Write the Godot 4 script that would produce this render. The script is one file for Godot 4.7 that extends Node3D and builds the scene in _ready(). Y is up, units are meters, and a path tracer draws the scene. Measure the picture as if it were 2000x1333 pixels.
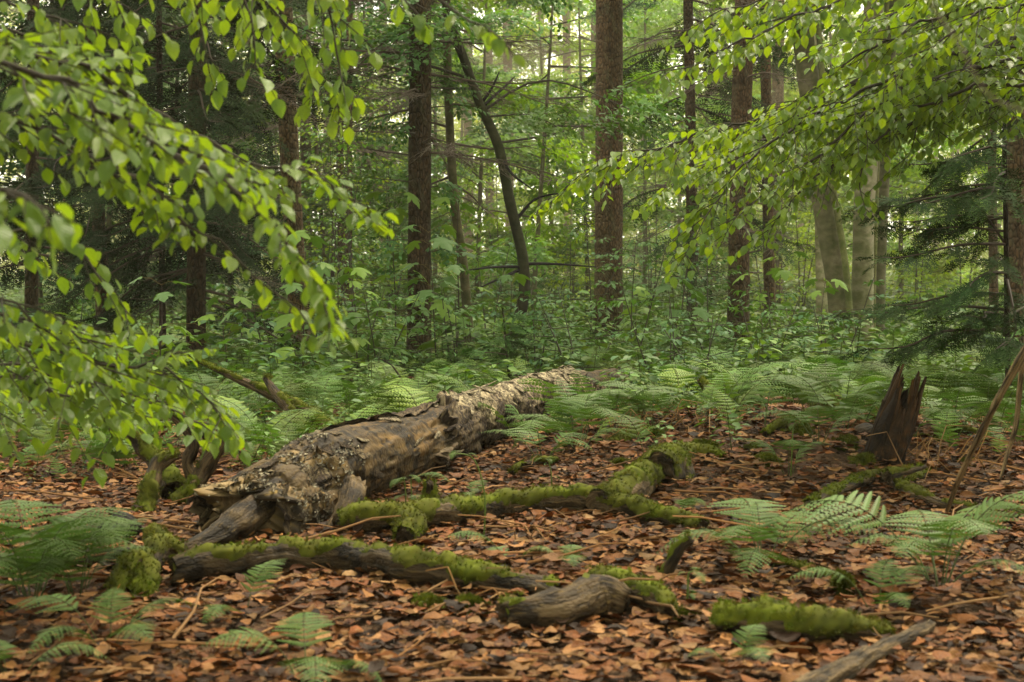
extends Node3D

# ------------------------------------------------------------------ view
const F := 2778.0                       # focal length in pixels of a 2000 wide picture (50 mm on 36 mm)
const EYE := Vector3(0, 0.9, 0)
const PITCH := -0.0383
var rng := RandomNumberGenerator.new()
var M := {}
var S := {}
var taken := {}
var low_noise := FastNoiseLite.new()
var mid_noise := FastNoiseLite.new()
var fine_noise := FastNoiseLite.new()

func P(px: float, py: float, d: float) -> Vector3:
	var l := Vector3((px - 1000.0) / F, -(py - 666.5) / F, -1.0)
	l = Vector3(l.x, l.y * cos(PITCH) - l.z * sin(PITCH), l.y * sin(PITCH) + l.z * cos(PITCH))
	return EYE + l * (d / -l.z)

func seen_at(p: Vector3) -> Vector3:     # (x, y, depth) as a share of the frame
	var q := p - EYE
	var y := q.y * cos(-PITCH) - q.z * sin(-PITCH)
	var z := q.y * sin(-PITCH) + q.z * cos(-PITCH)
	if z > -0.1:
		return Vector3(-9, -9, 0.1)
	return Vector3(0.5 + q.x / -z * F / 2000.0, 0.5 - y / -z * F / 1333.0, -z)

func in_frame(p: Vector3, margin := 0.0) -> bool:
	var s := seen_at(p)
	return s.x > -margin and s.x < 1.0 + margin and s.y > -margin and s.y < 1.0 + margin

func G(x: float, z: float) -> float:
	var h := low_noise.get_noise_2d(x * 6.0, z * 6.0) * 0.06 + mid_noise.get_noise_2d(x * 12.0, z * 12.0) * 0.03
	h += 0.19 * exp(-((x - 1.7) * (x - 1.7) / 2.6 + (z + 8.3) * (z + 8.3) / 2.2)) + 0.05 * mid_noise.get_noise_2d(x * 22.0 + 50.0, z * 22.0) * exp(-((x - 1.6) * (x - 1.6) / 3.0 + (z + 7.6) * (z + 7.6) / 3.0))
	h += 0.05 * exp(-((x - 0.9) * (x - 0.9) / 0.8 + (z + 6.6) * (z + 6.6) / 1.0))
	var far := clampf((-z - 22.0) / 60.0, 0.0, 1.0)
	return h + far * 0.6

func gp(px: float, py: float) -> Vector3:   # the first ground that the pixel's ray meets
	var d := 2.6
	while d < 90.0:
		var p := P(px, py, d)
		if p.y <= G(p.x, p.z):
			break
		d += 0.02 + d * 0.002
	var q := P(px, py, d)
	return Vector3(q.x, G(q.x, q.z), q.z)

func on_ground(x: float, z: float, up := 0.0) -> Vector3:
	return Vector3(x, G(x, z) + up, z)

func lin(r: float, g: float, b: float) -> Color:
	return Color(r, g, b)

func tone(c: Color, by: float, hue := 0.0) -> Color:
	var k := 1.0 + rng.randf_range(-by, by)
	var h := rng.randf_range(-hue, hue)
	return Color(c.r * k * (1.0 + h), c.g * k, c.b * k * (1.0 - h))

# ------------------------------------------------------------------ meshes
class Geo:
	var v := PackedVector3Array()
	var uv := PackedVector2Array()
	var c := PackedColorArray()
	var ix := PackedInt32Array()
	func add(p: Vector3, t := Vector2.ZERO, col := Color.WHITE) -> int:
		v.append(p)
		uv.append(t)
		c.append(col)
		return v.size() - 1
	func tri(a: int, b: int, d: int) -> void:
		ix.append(a)
		ix.append(b)
		ix.append(d)
	func grid(first: int, rows: int, cols: int) -> void:
		for r in rows - 1:
			for k in cols - 1:
				var a := first + r * cols + k
				var b := a + 1
				var d := a + cols
				var e := d + 1
				ix.append(a)
				ix.append(d)
				ix.append(b)
				ix.append(b)
				ix.append(d)
				ix.append(e)
	func mesh(seams := []) -> ArrayMesh:
		var n := PackedVector3Array()
		n.resize(v.size())
		for t in range(0, ix.size(), 3):
			var a := ix[t]
			var b := ix[t + 1]
			var d := ix[t + 2]
			var f := (v[d] - v[a]).cross(v[b] - v[a])
			n[a] += f
			n[b] += f
			n[d] += f
		for s in seams:                  # [first, rows, cols]: the two edges of a tube share their normals
			for r in s[1]:
				var a: int = s[0] + r * s[2]
				var b: int = a + s[2] - 1
				var f := n[a] + n[b]
				n[a] = f
				n[b] = f
		for k in n.size():
			n[k] = n[k].normalized() if n[k].length_squared() > 1e-20 else Vector3.UP
		var arr := []
		arr.resize(Mesh.ARRAY_MAX)
		arr[Mesh.ARRAY_VERTEX] = v
		arr[Mesh.ARRAY_NORMAL] = n
		arr[Mesh.ARRAY_TEX_UV] = uv
		arr[Mesh.ARRAY_COLOR] = c
		arr[Mesh.ARRAY_INDEX] = ix
		var m := ArrayMesh.new()
		m.add_surface_from_arrays(Mesh.PRIMITIVE_TRIANGLES, arr)
		return m

func smooth_path(p: PackedVector3Array, r: PackedFloat32Array, step: float) -> Array:
	var op := PackedVector3Array()
	var orr := PackedFloat32Array()
	var n := p.size()
	for i in n - 1:
		var a := p[maxi(i - 1, 0)]
		var e := p[mini(i + 2, n - 1)]
		var m := maxi(1, int(ceil(p[i].distance_to(p[i + 1]) / step)))
		for k in m:
			var t := float(k) / m
			op.append(p[i].cubic_interpolate(p[i + 1], a, e, t))
			orr.append(lerpf(r[i], r[i + 1], t))
	op.append(p[n - 1])
	orr.append(r[n - 1])
	return [op, orr]

func frames(p: PackedVector3Array) -> Array:
	var ts := PackedVector3Array()
	var ns := PackedVector3Array()
	var n := p.size()
	var up := Vector3.ZERO
	for i in n:
		var t := (p[mini(i + 1, n - 1)] - p[maxi(i - 1, 0)]).normalized()
		if i == 0:
			up = Vector3.UP if absf(t.y) < 0.9 else Vector3.BACK
		up = (up - t * up.dot(t)).normalized()
		ts.append(t)
		ns.append(up)
	return [ts, ns]

# A tube along p; bump(point, angle, along) may be given as noise with an amplitude relative to the radius.
func tube(g: Geo, p: PackedVector3Array, r: PackedFloat32Array, sides: int, col: Color, amp := 0.0, freq := 1.0, col2 := Color(-1, 0, 0), seams = null, close := true) -> void:
	var fr := frames(p)
	var first := g.v.size()
	var along := 0.0
	var rows := p.size()
	for i in rows:
		if i:
			along += p[i].distance_to(p[i - 1])
		var n: Vector3 = fr[1][i]
		var b: Vector3 = fr[0][i].cross(n)
		for k in sides + 1:
			var a := TAU * (k % sides) / sides
			var o := n * cos(a) + b * sin(a)
			var rr := r[i]
			var cc := col
			if amp > 0.0:
				var q := (p[i] + o * r[i]) * freq
				var w := mid_noise.get_noise_3dv(q)
				rr *= 1.0 + amp * w + amp * 0.5 * fine_noise.get_noise_3dv(q)
				if col2.r >= 0.0:
					cc = col.lerp(col2, clampf(0.5 + low_noise.get_noise_3dv(q * 2.0) * 1.4, 0.0, 1.0))
			g.add(p[i] + o * rr, Vector2(float(k) / sides, along), cc)
	g.grid(first, rows, sides + 1)
	if seams != null:
		seams.append([first, rows, sides + 1])
	if close:
		for e in 2:
			var row := 0 if e == 0 else rows - 1
			var m := g.add(p[row] + fr[0][row] * r[row] * (-0.3 if e == 0 else 0.3), Vector2(0.5, along * e), col)
			var s := first + row * (sides + 1)
			for k in sides:
				if e == 0:
					g.tri(m, s + k, s + k + 1)
				else:
					g.tri(m, s + k + 1, s + k)

func line(pts: Array) -> PackedVector3Array:
	return PackedVector3Array(pts)

func radii(n: int, a: float, b: float) -> PackedFloat32Array:
	var r := PackedFloat32Array()
	for i in n:
		r.append(lerpf(a, b, float(i) / maxf(n - 1, 1)))
	return r

# ------------------------------------------------------------------ things, parts, masses
func numbered(called: String, parent: Node) -> String:
	var key := str(parent.get_instance_id()) + called
	var n: int = taken.get(key, 0)
	taken[key] = n + 1
	return called if n == 0 else "%s_%03d" % [called, n]

func thing(called: String, label: String, category: String, at: Vector3, group := "") -> Node3D:
	var o := Node3D.new()
	o.name = numbered(called, self)
	o.position = at
	o.set_meta("label", label)
	o.set_meta("category", category)
	if group:
		o.set_meta("group", group)
	add_child(o)
	return o

func part(called: String, mesh: Mesh, mat: Material, parent: Node = self) -> MeshInstance3D:
	var o := MeshInstance3D.new()
	o.name = numbered(called, parent)
	o.mesh = mesh
	o.material_override = mat
	parent.add_child(o)
	return o

func swarm(called: String, mesh: Mesh, mat: Material, where: Array, tints: PackedColorArray, parent: Node = self) -> MultiMeshInstance3D:
	var mm := MultiMesh.new()
	mm.transform_format = MultiMesh.TRANSFORM_3D
	mm.use_colors = true
	mm.mesh = mesh
	mm.instance_count = where.size()
	for i in where.size():
		mm.set_instance_transform(i, where[i])
		mm.set_instance_color(i, tints[i])
	var o := MultiMeshInstance3D.new()
	o.name = numbered(called, parent)
	o.multimesh = mm
	o.material_override = mat
	o.set_meta("kind", "stuff")
	parent.add_child(o)
	return o

func aim(dir: Vector3, normal: Vector3, size: float) -> Basis:   # local y along dir, local z along normal
	var y := dir.normalized()
	var z := normal - y * normal.dot(y)
	if z.length_squared() < 1e-6:
		z = Vector3(y.y, -y.x, 0.1) - y * (y.z * 0.1)
	z = z.normalized()
	return Basis(y.cross(z) * size, y * size, z * size)

func jitter(k: float) -> Vector3:
	return Vector3(rng.randf_range(-k, k), rng.randf_range(-k, k), rng.randf_range(-k, k))

# ------------------------------------------------------------------ materials
func noise_bytes(w: int, h: int, freq: float, kind: int, sd: int, oct := 4, ret := 1) -> PackedByteArray:
	var n := FastNoiseLite.new()
	n.noise_type = kind
	n.seed = sd
	n.frequency = freq
	n.fractal_octaves = oct
	if kind == FastNoiseLite.TYPE_CELLULAR:
		n.cellular_return_type = ret
		n.fractal_type = FastNoiseLite.FRACTAL_NONE
	var im := n.get_seamless_image(w, h)
	im.convert(Image.FORMAT_L8)
	return im.get_data()

func picture(w: int, h: int, pixel: Callable) -> ImageTexture:   # pixel(index, u, v) gives a linear colour
	var data := PackedByteArray()
	data.resize(w * h * 3)
	for y in h:
		for x in w:
			var i := y * w + x
			var c: Color = pixel.call(i, (x + 0.5) / w, (y + 0.5) / h)
			c = c.linear_to_srgb()
			data[i * 3] = clampi(int(c.r * 255.0), 0, 255)
			data[i * 3 + 1] = clampi(int(c.g * 255.0), 0, 255)
			data[i * 3 + 2] = clampi(int(c.b * 255.0), 0, 255)
	return ImageTexture.create_from_image(Image.create_from_data(w, h, false, Image.FORMAT_RGB8, data))

func relief(w: int, h: int, pixel: Callable) -> ImageTexture:    # pixel(index, u, v) gives a height 0..1
	var data := PackedByteArray()
	data.resize(w * h)
	for y in h:
		for x in w:
			var i := y * w + x
			data[i] = clampi(int(float(pixel.call(i, (x + 0.5) / w, (y + 0.5) / h)) * 255.0), 0, 255)
	return ImageTexture.create_from_image(Image.create_from_data(w, h, false, Image.FORMAT_L8, data))

func mat(called: String, rough: float, tex: Texture2D = null, height: Texture2D = null, depth := 0.0, tri := Vector3.ZERO) -> StandardMaterial3D:
	var m := StandardMaterial3D.new()
	m.resource_name = called
	m.roughness = rough
	m.vertex_color_use_as_albedo = true
	m.cull_mode = BaseMaterial3D.CULL_DISABLED
	m.metallic_specular = 0.25
	if tex:
		m.albedo_texture = tex
	if height:
		m.heightmap_enabled = true
		m.heightmap_texture = height
		m.heightmap_scale = depth
	if tri != Vector3.ZERO:
		m.uv1_triplanar = true
		m.uv1_scale = tri
	M[called] = m
	return m

func leafy(called: String, rough: float, through: Color, tex: Texture2D = null, height: Texture2D = null, depth := 0.0) -> StandardMaterial3D:
	var m := mat(called, rough, tex, height, depth)
	m.backlight_enabled = true
	m.backlight = through
	return m

func make_materials() -> void:
	var sx := FastNoiseLite.TYPE_SIMPLEX_SMOOTH
	var cell := FastNoiseLite.TYPE_CELLULAR
	var n256 := noise_bytes(256, 256, 0.03, sx, 11, 5)
	var m256 := noise_bytes(256, 256, 0.012, sx, 12, 3)
	var f256 := noise_bytes(256, 256, 0.12, sx, 13, 3)
	var plates := noise_bytes(256, 256, 0.045, cell, 14, 1, FastNoiseLite.RETURN_DISTANCE2_SUB)
	# scaly conifer bark: plates with dark cracks
	var scaly := picture(256, 256, func(i, _u, _v):
		var k := clampf(plates[i] / 90.0, 0.0, 1.0)
		var t := n256[i] / 255.0
		var c := Color(0.024, 0.016, 0.011).lerp(Color(0.175, 0.112, 0.068), k * (0.25 + 0.75 * t))
		return c.lerp(Color(0.12, 0.115, 0.075), clampf((m256[i] / 255.0 - 0.62) * 2.2, 0.0, 0.5)))
	var scaly_h := relief(256, 256, func(i, _u, _v): return clampf(plates[i] / 110.0, 0.0, 1.0) * 0.7 + n256[i] / 255.0 * 0.3)
	mat("conifer bark", 0.9, scaly, scaly_h, 2.4, Vector3(2.6, 1.15, 2.6))
	# smooth beech bark: grey with algae and fine flecks
	var grey := picture(256, 256, func(i, _u, _v):
		var t := n256[i] / 255.0
		var c := Color(0.16, 0.145, 0.105).lerp(Color(0.34, 0.315, 0.25), t)
		c = c.lerp(Color(0.10, 0.12, 0.04), clampf((m256[i] / 255.0 - 0.45) * 1.8, 0.0, 0.75))
		return c.lerp(Color(0.06, 0.05, 0.035), clampf((f256[i] / 255.0 - 0.68) * 3.0, 0.0, 0.8)))
	var grey_h := relief(256, 256, func(i, _u, _v): return f256[i] / 255.0 * 0.5 + n256[i] / 255.0 * 0.5)
	mat("beech bark", 0.8, grey, grey_h, 0.5, Vector3(1.3, 1.6, 1.3))
	mat("twig bark", 0.75)
	# bare weathered wood: streaks along v
	var wood := picture(256, 256, func(i, u, v):
		var j := int(v * 64.0) % 256 * 256 + int(u * 255.0)
		var s := n256[j] / 255.0
		var t := m256[i] / 255.0
		var c := Color(0.10, 0.068, 0.034).lerp(Color(0.34, 0.25, 0.135), s)
		c = c.lerp(Color(0.024, 0.017, 0.011), clampf((t - 0.46) * 3.4, 0.0, 0.9))
		c = c.lerp(Color(0.018, 0.013, 0.009), 0.85 * (1.0 - smoothstep(0.01, 0.05, absf(s - 0.42))))
		return c.lerp(Color(0.36, 0.25, 0.07), clampf((f256[j] / 255.0 - 0.66) * 3.0, 0.0, 0.6)))
	var wood_h := relief(256, 256, func(i, u, v): return n256[int(v * 64.0) % 256 * 256 + int(u * 255.0)] / 255.0 * 0.7 + f256[i] / 255.0 * 0.3)
	mat("dead wood", 0.72, wood, wood_h, 1.2)
	M["dead wood"].uv1_scale = Vector3(1.0, 1.6, 1.0)
	# crusty bark of the fallen log: cream growth over black
	var crust_n := noise_bytes(512, 512, 0.02, sx, 21, 5)
	var crust_f := noise_bytes(512, 512, 0.09, sx, 22, 4)
	var crust_c := noise_bytes(512, 512, 0.035, cell, 23, 1, FastNoiseLite.RETURN_DISTANCE2_SUB)
	var crust := picture(512, 512, func(i, u, v):
		var f: float = crust_f[i] / 255.0
		var broad: float = crust_n[int(v * 190.0) * 512 + int(u * 511.0)] / 255.0
		var streak: float = crust_n[(int(v * 1400.0 + u * 500.0) % 512) * 512 + int(u * 300.0)] / 255.0
		var k := smoothstep(0.435, 0.545, broad * 0.36 + streak * 0.36 + f * 0.30)
		var c := Color(0.030, 0.022, 0.016).lerp(Color(0.085, 0.058, 0.036), f)
		c = c.lerp(Color(0.40, 0.335, 0.21).lerp(Color(0.22, 0.165, 0.095), clampf(1.6 * f - 0.3, 0.0, 1.0)), k)
		var fissure := absf(streak - 0.47)
		c = c.lerp(Color(0.022, 0.016, 0.011), 0.85 * (1.0 - smoothstep(0.006, 0.035, fissure)) * smoothstep(0.35, 0.6, crust_f[(i * 3 + 7000) % 262144] / 255.0 + 0.12))
		return c)
	var crust_h := relief(512, 512, func(i, u, v):
		var streak: float = crust_n[(int(v * 1400.0 + u * 500.0) % 512) * 512 + int(u * 300.0)] / 255.0
		return smoothstep(0.0, 0.06, absf(streak - 0.47)) * 0.5 + crust_f[i] / 255.0 * 0.5)
	mat("crusty bark", 0.85, crust, crust_h, 0.8)
	M["crusty bark"].uv1_scale = Vector3(1.0, 1.0, 1.0)
	mat("flake", 0.9)
	# soil
	var soil := picture(256, 256, func(i, _u, _v):
		return Color(0.030, 0.018, 0.010).lerp(Color(0.13, 0.072, 0.036), n256[i] / 255.0 * 0.6 + f256[i] / 255.0 * 0.4))
	mat("soil", 0.9, soil, relief(256, 256, func(i, _u, _v): return f256[i] / 255.0), 1.5, Vector3(2.2, 2.2, 2.2))
	# moss
	mat("moss", 0.95)
	leafy("moss tuft", 0.9, Color(0.5, 0.55, 0.2))
	# leaves: side veins that run up and out from the midrib
	var vein := func(u: float, v: float) -> float:
		var a := absf(u - 0.5)
		var s := fposmod((v - a * 0.75) * 8.0, 1.0)
		return maxf(1.0 - smoothstep(0.0, 0.16, minf(s, 1.0 - s)), 1.0 - smoothstep(0.0, 0.035, a))
	var leaf_t := picture(128, 128, func(i, u, v):
		var k: float = vein.call(u, v)
		var t := n256[i * 2 % 65536] / 255.0
		return Color(0.86, 0.89, 0.80).lerp(Color(1.0, 0.98, 0.92), 0.5 * k) * (0.85 + 0.3 * t))
	var leaf_h := relief(128, 128, func(_i, u, v):
		var a := absf(u - 0.5)
		return 0.5 + 0.5 * cos((v - a * 0.75) * 8.0 * TAU) * -0.8 - 0.1 * (1.0 if a < 0.02 else 0.0))
	leafy("beech leaf", 0.42, Color(1.0, 0.96, 0.36), leaf_t, leaf_h, 0.35)
	M["beech leaf"].metallic_specular = 0.42
	leafy("soft leaf", 0.5, Color(0.75, 0.8, 0.35))
	leafy("bright leaf", 0.5, Color(1.0, 1.0, 0.36))
	leafy("fern leaf", 0.55, Color(0.55, 0.65, 0.35))
	leafy("needle", 0.7, Color(0.25, 0.3, 0.12))
	M["needle"].metallic_specular = 0.12
	var dry_t := picture(128, 128, func(i, u, v):
		var k: float = vein.call(u, v)
		var t := n256[i * 2 % 65536] / 255.0
		return Color(0.9, 0.86, 0.8).lerp(Color(0.5, 0.42, 0.36), 0.55 * k) * (0.6 + 0.6 * t))
	leafy("dry leaf", 0.55, Color(0.3, 0.22, 0.12), dry_t, leaf_h, 0.12)
	M["dry leaf"].metallic_specular = 0.22

# ------------------------------------------------------------------ leaf shapes (base at the origin, tip along y, face along z, length 1)
func leaf_mesh(width: float, fold: float, droop: float, wave: float, stations: int, green: Color, stalk := 0.12) -> ArrayMesh:
	var g := Geo.new()
	for i in stations + 1:
		var t := float(i) / stations
		var w := width * 0.5 * pow(sin(PI * pow(t, 0.82)), 0.72) if i > 0 and i < stations else 0.004
		var y := stalk + t * (1.0 - stalk)
		var z := -droop * t * t
		for k in 3:
			var s := float(k - 1)
			var ww := w * (1.0 + (0.05 if i % 2 == 0 else -0.05) * absf(s))
			g.add(Vector3(ww * s, y, z + absf(s) * fold * w * 2.0 + s * wave * sin(t * 9.0 + s) * w), Vector2(0.5 + s * ww / width, t), green)
	g.grid(0, stations + 1, 3)
	if stalk > 0.0:
		var a := g.add(Vector3(-0.012, 0, 0.0), Vector2(0.5, 0.5), Color(0.16, 0.12, 0.03))
		var b := g.add(Vector3(0.012, 0, 0.0), Vector2(0.5, 0.5), Color(0.16, 0.12, 0.03))
		var d := g.add(Vector3(0, stalk + 0.05, 0.0), Vector2(0.5, 0.5), Color(0.16, 0.14, 0.03))
		g.tri(a, b, d)
	return g.mesh()

func maple_mesh(droop: float, green: Color) -> ArrayMesh:
	var half := [Vector2(0.05, -0.03), Vector2(0.20, -0.10), Vector2(0.44, 0.02), Vector2(0.40, 0.12), Vector2(0.30, 0.20), Vector2(0.48, 0.34), Vector2(0.60, 0.56), Vector2(0.42, 0.56), Vector2(0.22, 0.46), Vector2(0.27, 0.66), Vector2(0.15, 0.84)]
	var rim := []
	for q in half:
		rim.append(q)
	rim.append(Vector2(0, 1.05))
	for i in half.size():
		var q: Vector2 = half[half.size() - 1 - i]
		rim.append(Vector2(-q.x, q.y))
	var g := Geo.new()
	var mid := g.add(Vector3(0, 0.28, 0.02), Vector2(0.5, 0.4), green)
	var n := rim.size()
	for ring in 2:
		var k := 0.55 if ring == 0 else 1.0
		for q in rim:
			var w: Vector2 = Vector2(0, 0.28).lerp(q, k)
			var r2 := (w - Vector2(0, 0.15)).length_squared()
			var lobe := 0.03 * cos(atan2(w.x, w.y - 0.05) * 5.0) * k
			g.add(Vector3(w.x, w.y, -droop * r2 + lobe), Vector2(0.5 + w.x * 0.7, w.y), green)
	for k in n:
		var b := (k + 1) % n
		g.tri(mid, 1 + k, 1 + b)
		g.tri(1 + k, 1 + n + k, 1 + b)
		g.tri(1 + b, 1 + n + k, 1 + n + b)
	return g.mesh()

func dry_leaf_mesh(sd: int) -> ArrayMesh:
	rng.seed = sd
	var g := Geo.new()
	var curl := rng.randf_range(-0.7, 1.1)
	var bend := rng.randf_range(-0.35, 0.45)
	var twist := rng.randf_range(-0.7, 0.7)
	for i in 6:
		var t := i / 5.0
		var w := 0.31 * pow(sin(PI * pow(clampf(t, 0.02, 0.98), 0.85)), 0.7)
		for k in 5:
			var s := (k - 2) / 2.0
			var x := w * s
			var z := curl * x * x * 1.6 + bend * (t - 0.5) * (t - 0.5) * 1.1 + twist * x * (t - 0.5) + rng.randf_range(-0.035, 0.035)
			g.add(Vector3(x * (1.0 - 0.15 * absf(curl)), t - 0.5, z), Vector2(0.5 + s * w / 0.62, t))
	g.grid(0, 6, 5)
	return g.mesh()

# A fern frond: stalk up y, then the blade arches over towards z; twice divided.
func frond_mesh(sd: int, pairs: int, blade: float, stalk: float, arch: float, teeth: int, wide: float) -> ArrayMesh:
	rng.seed = sd
	var g := Geo.new()
	var spine := PackedVector3Array()
	var total := stalk + blade
	var p := Vector3.ZERO
	var n := 26
	var side_bend := rng.randf_range(-0.12, 0.12)
	for i in n + 1:
		spine.append(p)
		var t := float(i) / n
		var a := lerpf(0.15, arch, smoothstep(0.1, 0.95, t))
		p += Vector3(side_bend * t, cos(a), sin(a)) * (total / n)
	tube(g, spine, radii(spine.size(), 0.009, 0.0015), 4, Color(0.07, 0.085, 0.028))
	for k in pairs:
		var t := float(k) / (pairs - 0.4)
		var along := (stalk + blade * pow(t, 0.9)) / total * n
		var i0 := mini(int(along), n - 1)
		var base := spine[i0].lerp(spine[i0 + 1], along - i0)
		var tan := (spine[mini(i0 + 1, n)] - spine[maxi(i0 - 1, 0)]).normalized()
		var lat := Vector3.RIGHT
		var nor := lat.cross(tan)      # over the blade
		if nor.y < 0:
			nor = -nor
		var length := blade * wide * pow(1.0 - t, 0.85) * (0.75 + 0.25 * smoothstep(0.0, 0.15, t)) * rng.randf_range(0.88, 1.08)
		for s in [-1.0, 1.0]:
			var dir: Vector3 = (lat * s + tan * rng.randf_range(0.32, 0.5) - nor * rng.randf_range(0.02, 0.16)).normalized()
			var green := tone(Color(0.080, 0.125, 0.030), 0.16, 0.06)
			var m := maxi(3, int(teeth * (0.35 + 0.65 * (1.0 - t))))
			var across := nor.cross(dir).normalized()
			for q in m:
				var u := (q + 0.6) / m
				var b2 := base + dir * (length * u) - nor * (length * 0.18 * u * u)
				var l2 := minf(length * 0.22, blade / pairs * 0.62) * pow(1.0 - u * 0.94, 0.7) + 0.004
				var w2 := length / m * 0.50
				for s2 in [-1.0, 1.0]:
					var d2: Vector3 = (across * s2 + dir * 0.45 - nor * 0.18).normalized()
					var a := g.add(b2 - dir * w2, Vector2.ZERO, green)
					var b := g.add(b2 + d2 * l2 * 0.6 - dir * w2 * 0.5, Vector2.ZERO, green)
					var c := g.add(b2 + d2 * l2 + dir * w2 * 0.5, Vector2.ZERO, green)
					var e := g.add(b2 + dir * w2, Vector2.ZERO, green)
					g.tri(a, b, e)
					g.tri(b, c, e)
	return g.mesh()

# A flat conifer spray along y (length 1) with side shoots and needles.
func needle_spray(sd: int, green: Color, tip: Color, shoots: int, needles: int, droop: float) -> ArrayMesh:
	rng.seed = sd
	var g := Geo.new()
	var lines := [[Vector3.ZERO, Vector3(0, 1, 0), 1.0]]
	for k in shoots:
		var t := 0.12 + 0.78 * k / shoots
		for s in [-1.0, 1.0]:
			lines.append([Vector3(0, t, 0), Vector3(s * 0.75, 0.75, rng.randf_range(-0.2, 0.1)).normalized(), (0.46 - 0.3 * t) * rng.randf_range(0.8, 1.15)])
	for ln in lines:
		var o: Vector3 = ln[0]
		var d: Vector3 = ln[1]
		var l: float = ln[2]
		var b := d.cross(Vector3.BACK).normalized()
		var w := 0.008
		var wood := Color(0.05, 0.035, 0.02)
		var z0 := Vector3(0, 0, -droop)
		var i0 := g.add(o - b * w + z0 * o.y * o.y, Vector2.ZERO, wood)
		var i1 := g.add(o + b * w + z0 * o.y * o.y, Vector2.ZERO, wood)
		var e := o + d * l
		var i2 := g.add(e + z0 * e.y * e.y, Vector2.ZERO, wood)
		g.tri(i0, i2, i1)
		var m := maxi(4, int(needles * l))
		for k in m:
			var t := (k + 0.5) / m
			var q := o + d * (l * t)
			for s in [-1.0, 1.0]:
				var nd: Vector3 = (b * s * 0.85 + d * 0.6 + Vector3(0, 0, rng.randf_range(-0.35, 0.5))).normalized()
				var nl := 0.10 * rng.randf_range(0.8, 1.15)
				var c := green.lerp(tip, clampf((t - 0.75) * 3.0, 0.0, 1.0) * rng.randf())
				var zz := z0 * q.y * q.y
				var a1 := g.add(q - d * 0.023 + zz, Vector2.ZERO, c)
				var a2 := g.add(q + d * 0.023 + zz, Vector2.ZERO, c)
				var a3 := g.add(q + nd * nl + zz, Vector2.ZERO, c)
				g.tri(a1, a3, a2)
	return g.mesh()

# A small spray of broad leaves along y for trees farther off.
func leaf_spray(sd: int, count: int, size: float, wide: float, flat := true) -> ArrayMesh:
	rng.seed = sd
	var g := Geo.new()
	for k in count:
		var t := (k + 0.3) / count
		var s := 1.0 if k % 2 == 0 else -1.0
		var o := Vector3(s * rng.randf() * 0.32 * (1.1 - t), t, rng.randf_range(-0.05, 0.05) - 0.18 * t * t)
		if not flat:
			o = Vector3(rng.randf_range(-0.4, 0.4), rng.randf(), rng.randf_range(-0.3, 0.3))
		var d := Vector3(s * rng.randf_range(0.2, 0.9), 0.6, rng.randf_range(-0.7, 0.1)).normalized()
		var n := Vector3(rng.randf_range(-0.5, 0.5), rng.randf_range(-0.2, 0.2), 1.0)
		var b := aim(d, n, size * rng.randf_range(0.75, 1.2))
		var c := tone(Color(1, 1, 1), 0.22, 0.1)
		var w := wide * 0.5
		var a0 := g.add(o, Vector2.ZERO, c)
		var a1 := g.add(o + b * Vector3(-w, 0.35, 0.06), Vector2.ZERO, c)
		var a2 := g.add(o + b * Vector3(w, 0.35, 0.06), Vector2.ZERO, c)
		var a3 := g.add(o + b * Vector3(-w * 0.8, 0.66, 0.02), Vector2.ZERO, c)
		var a4 := g.add(o + b * Vector3(w * 0.8, 0.66, 0.02), Vector2.ZERO, c)
		var a5 := g.add(o + b * Vector3(0, 1, -0.1), Vector2.ZERO, c)
		g.tri(a0, a1, a2)
		g.tri(a1, a3, a2)
		g.tri(a2, a3, a4)
		g.tri(a3, a5, a4)
	return g.mesh()

# Fine dead twigs: a forked spray of thin sticks along y (length 1).
func twig_spray(sd: int) -> ArrayMesh:
	rng.seed = sd
	var g := Geo.new()
	var wood := Color(0.10, 0.075, 0.055)
	tube(g, line([Vector3.ZERO, Vector3(0.03, 0.35, -0.01), Vector3(-0.02, 0.7, -0.06), Vector3(0.03, 1, -0.14)]), radii(4, 0.012, 0.003), 3, wood, 0.0, 1.0, Color(-1, 0, 0), null, false)
	for k in 11:
		var t := 0.15 + 0.075 * k
		var s := 1.0 if k % 2 == 0 else -1.0
		var o := Vector3(0.0, t, -0.1 * t * t)
		var e := o + Vector3(s * rng.randf_range(0.12, 0.34), rng.randf_range(0.08, 0.3), rng.randf_range(-0.16, 0.06))
		tube(g, line([o, o.lerp(e, 0.5) + jitter(0.02), e]), radii(3, 0.006, 0.002), 3, wood, 0.0, 1.0, Color(-1, 0, 0), null, false)
		var f := o.lerp(e, 0.5)
		tube(g, line([f, f + Vector3(s * 0.02, 0.14, rng.randf_range(-0.1, 0.05))]), radii(2, 0.004, 0.0015), 3, wood, 0.0, 1.0, Color(-1, 0, 0), null, false)
	return g.mesh()

func tuft_mesh(sd: int) -> ArrayMesh:
	rng.seed = sd
	var g := Geo.new()
	for k in 9:
		var a := TAU * k / 9.0 + rng.randf()
		var o := Vector3(cos(a), 0, sin(a)) * rng.randf_range(0.05, 0.45)
		var e := o * 2.0 + Vector3(0, rng.randf_range(0.6, 1.1), 0) + jitter(0.15)
		var s := Vector3(-sin(a), 0, cos(a)) * 0.13
		var c := Color(1, 1, 1) * rng.randf_range(0.75, 1.2)
		var i0 := g.add(o - s, Vector2.ZERO, c)
		var i1 := g.add(o + s, Vector2.ZERO, c)
		var i2 := g.add(o.lerp(e, 0.6) + s * 0.8, Vector2.ZERO, c)
		var i3 := g.add(e, Vector2.ZERO, c * 1.25)
		g.tri(i0, i2, i1)
		g.tri(i0, i3, i2)
	return g.mesh()

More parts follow.
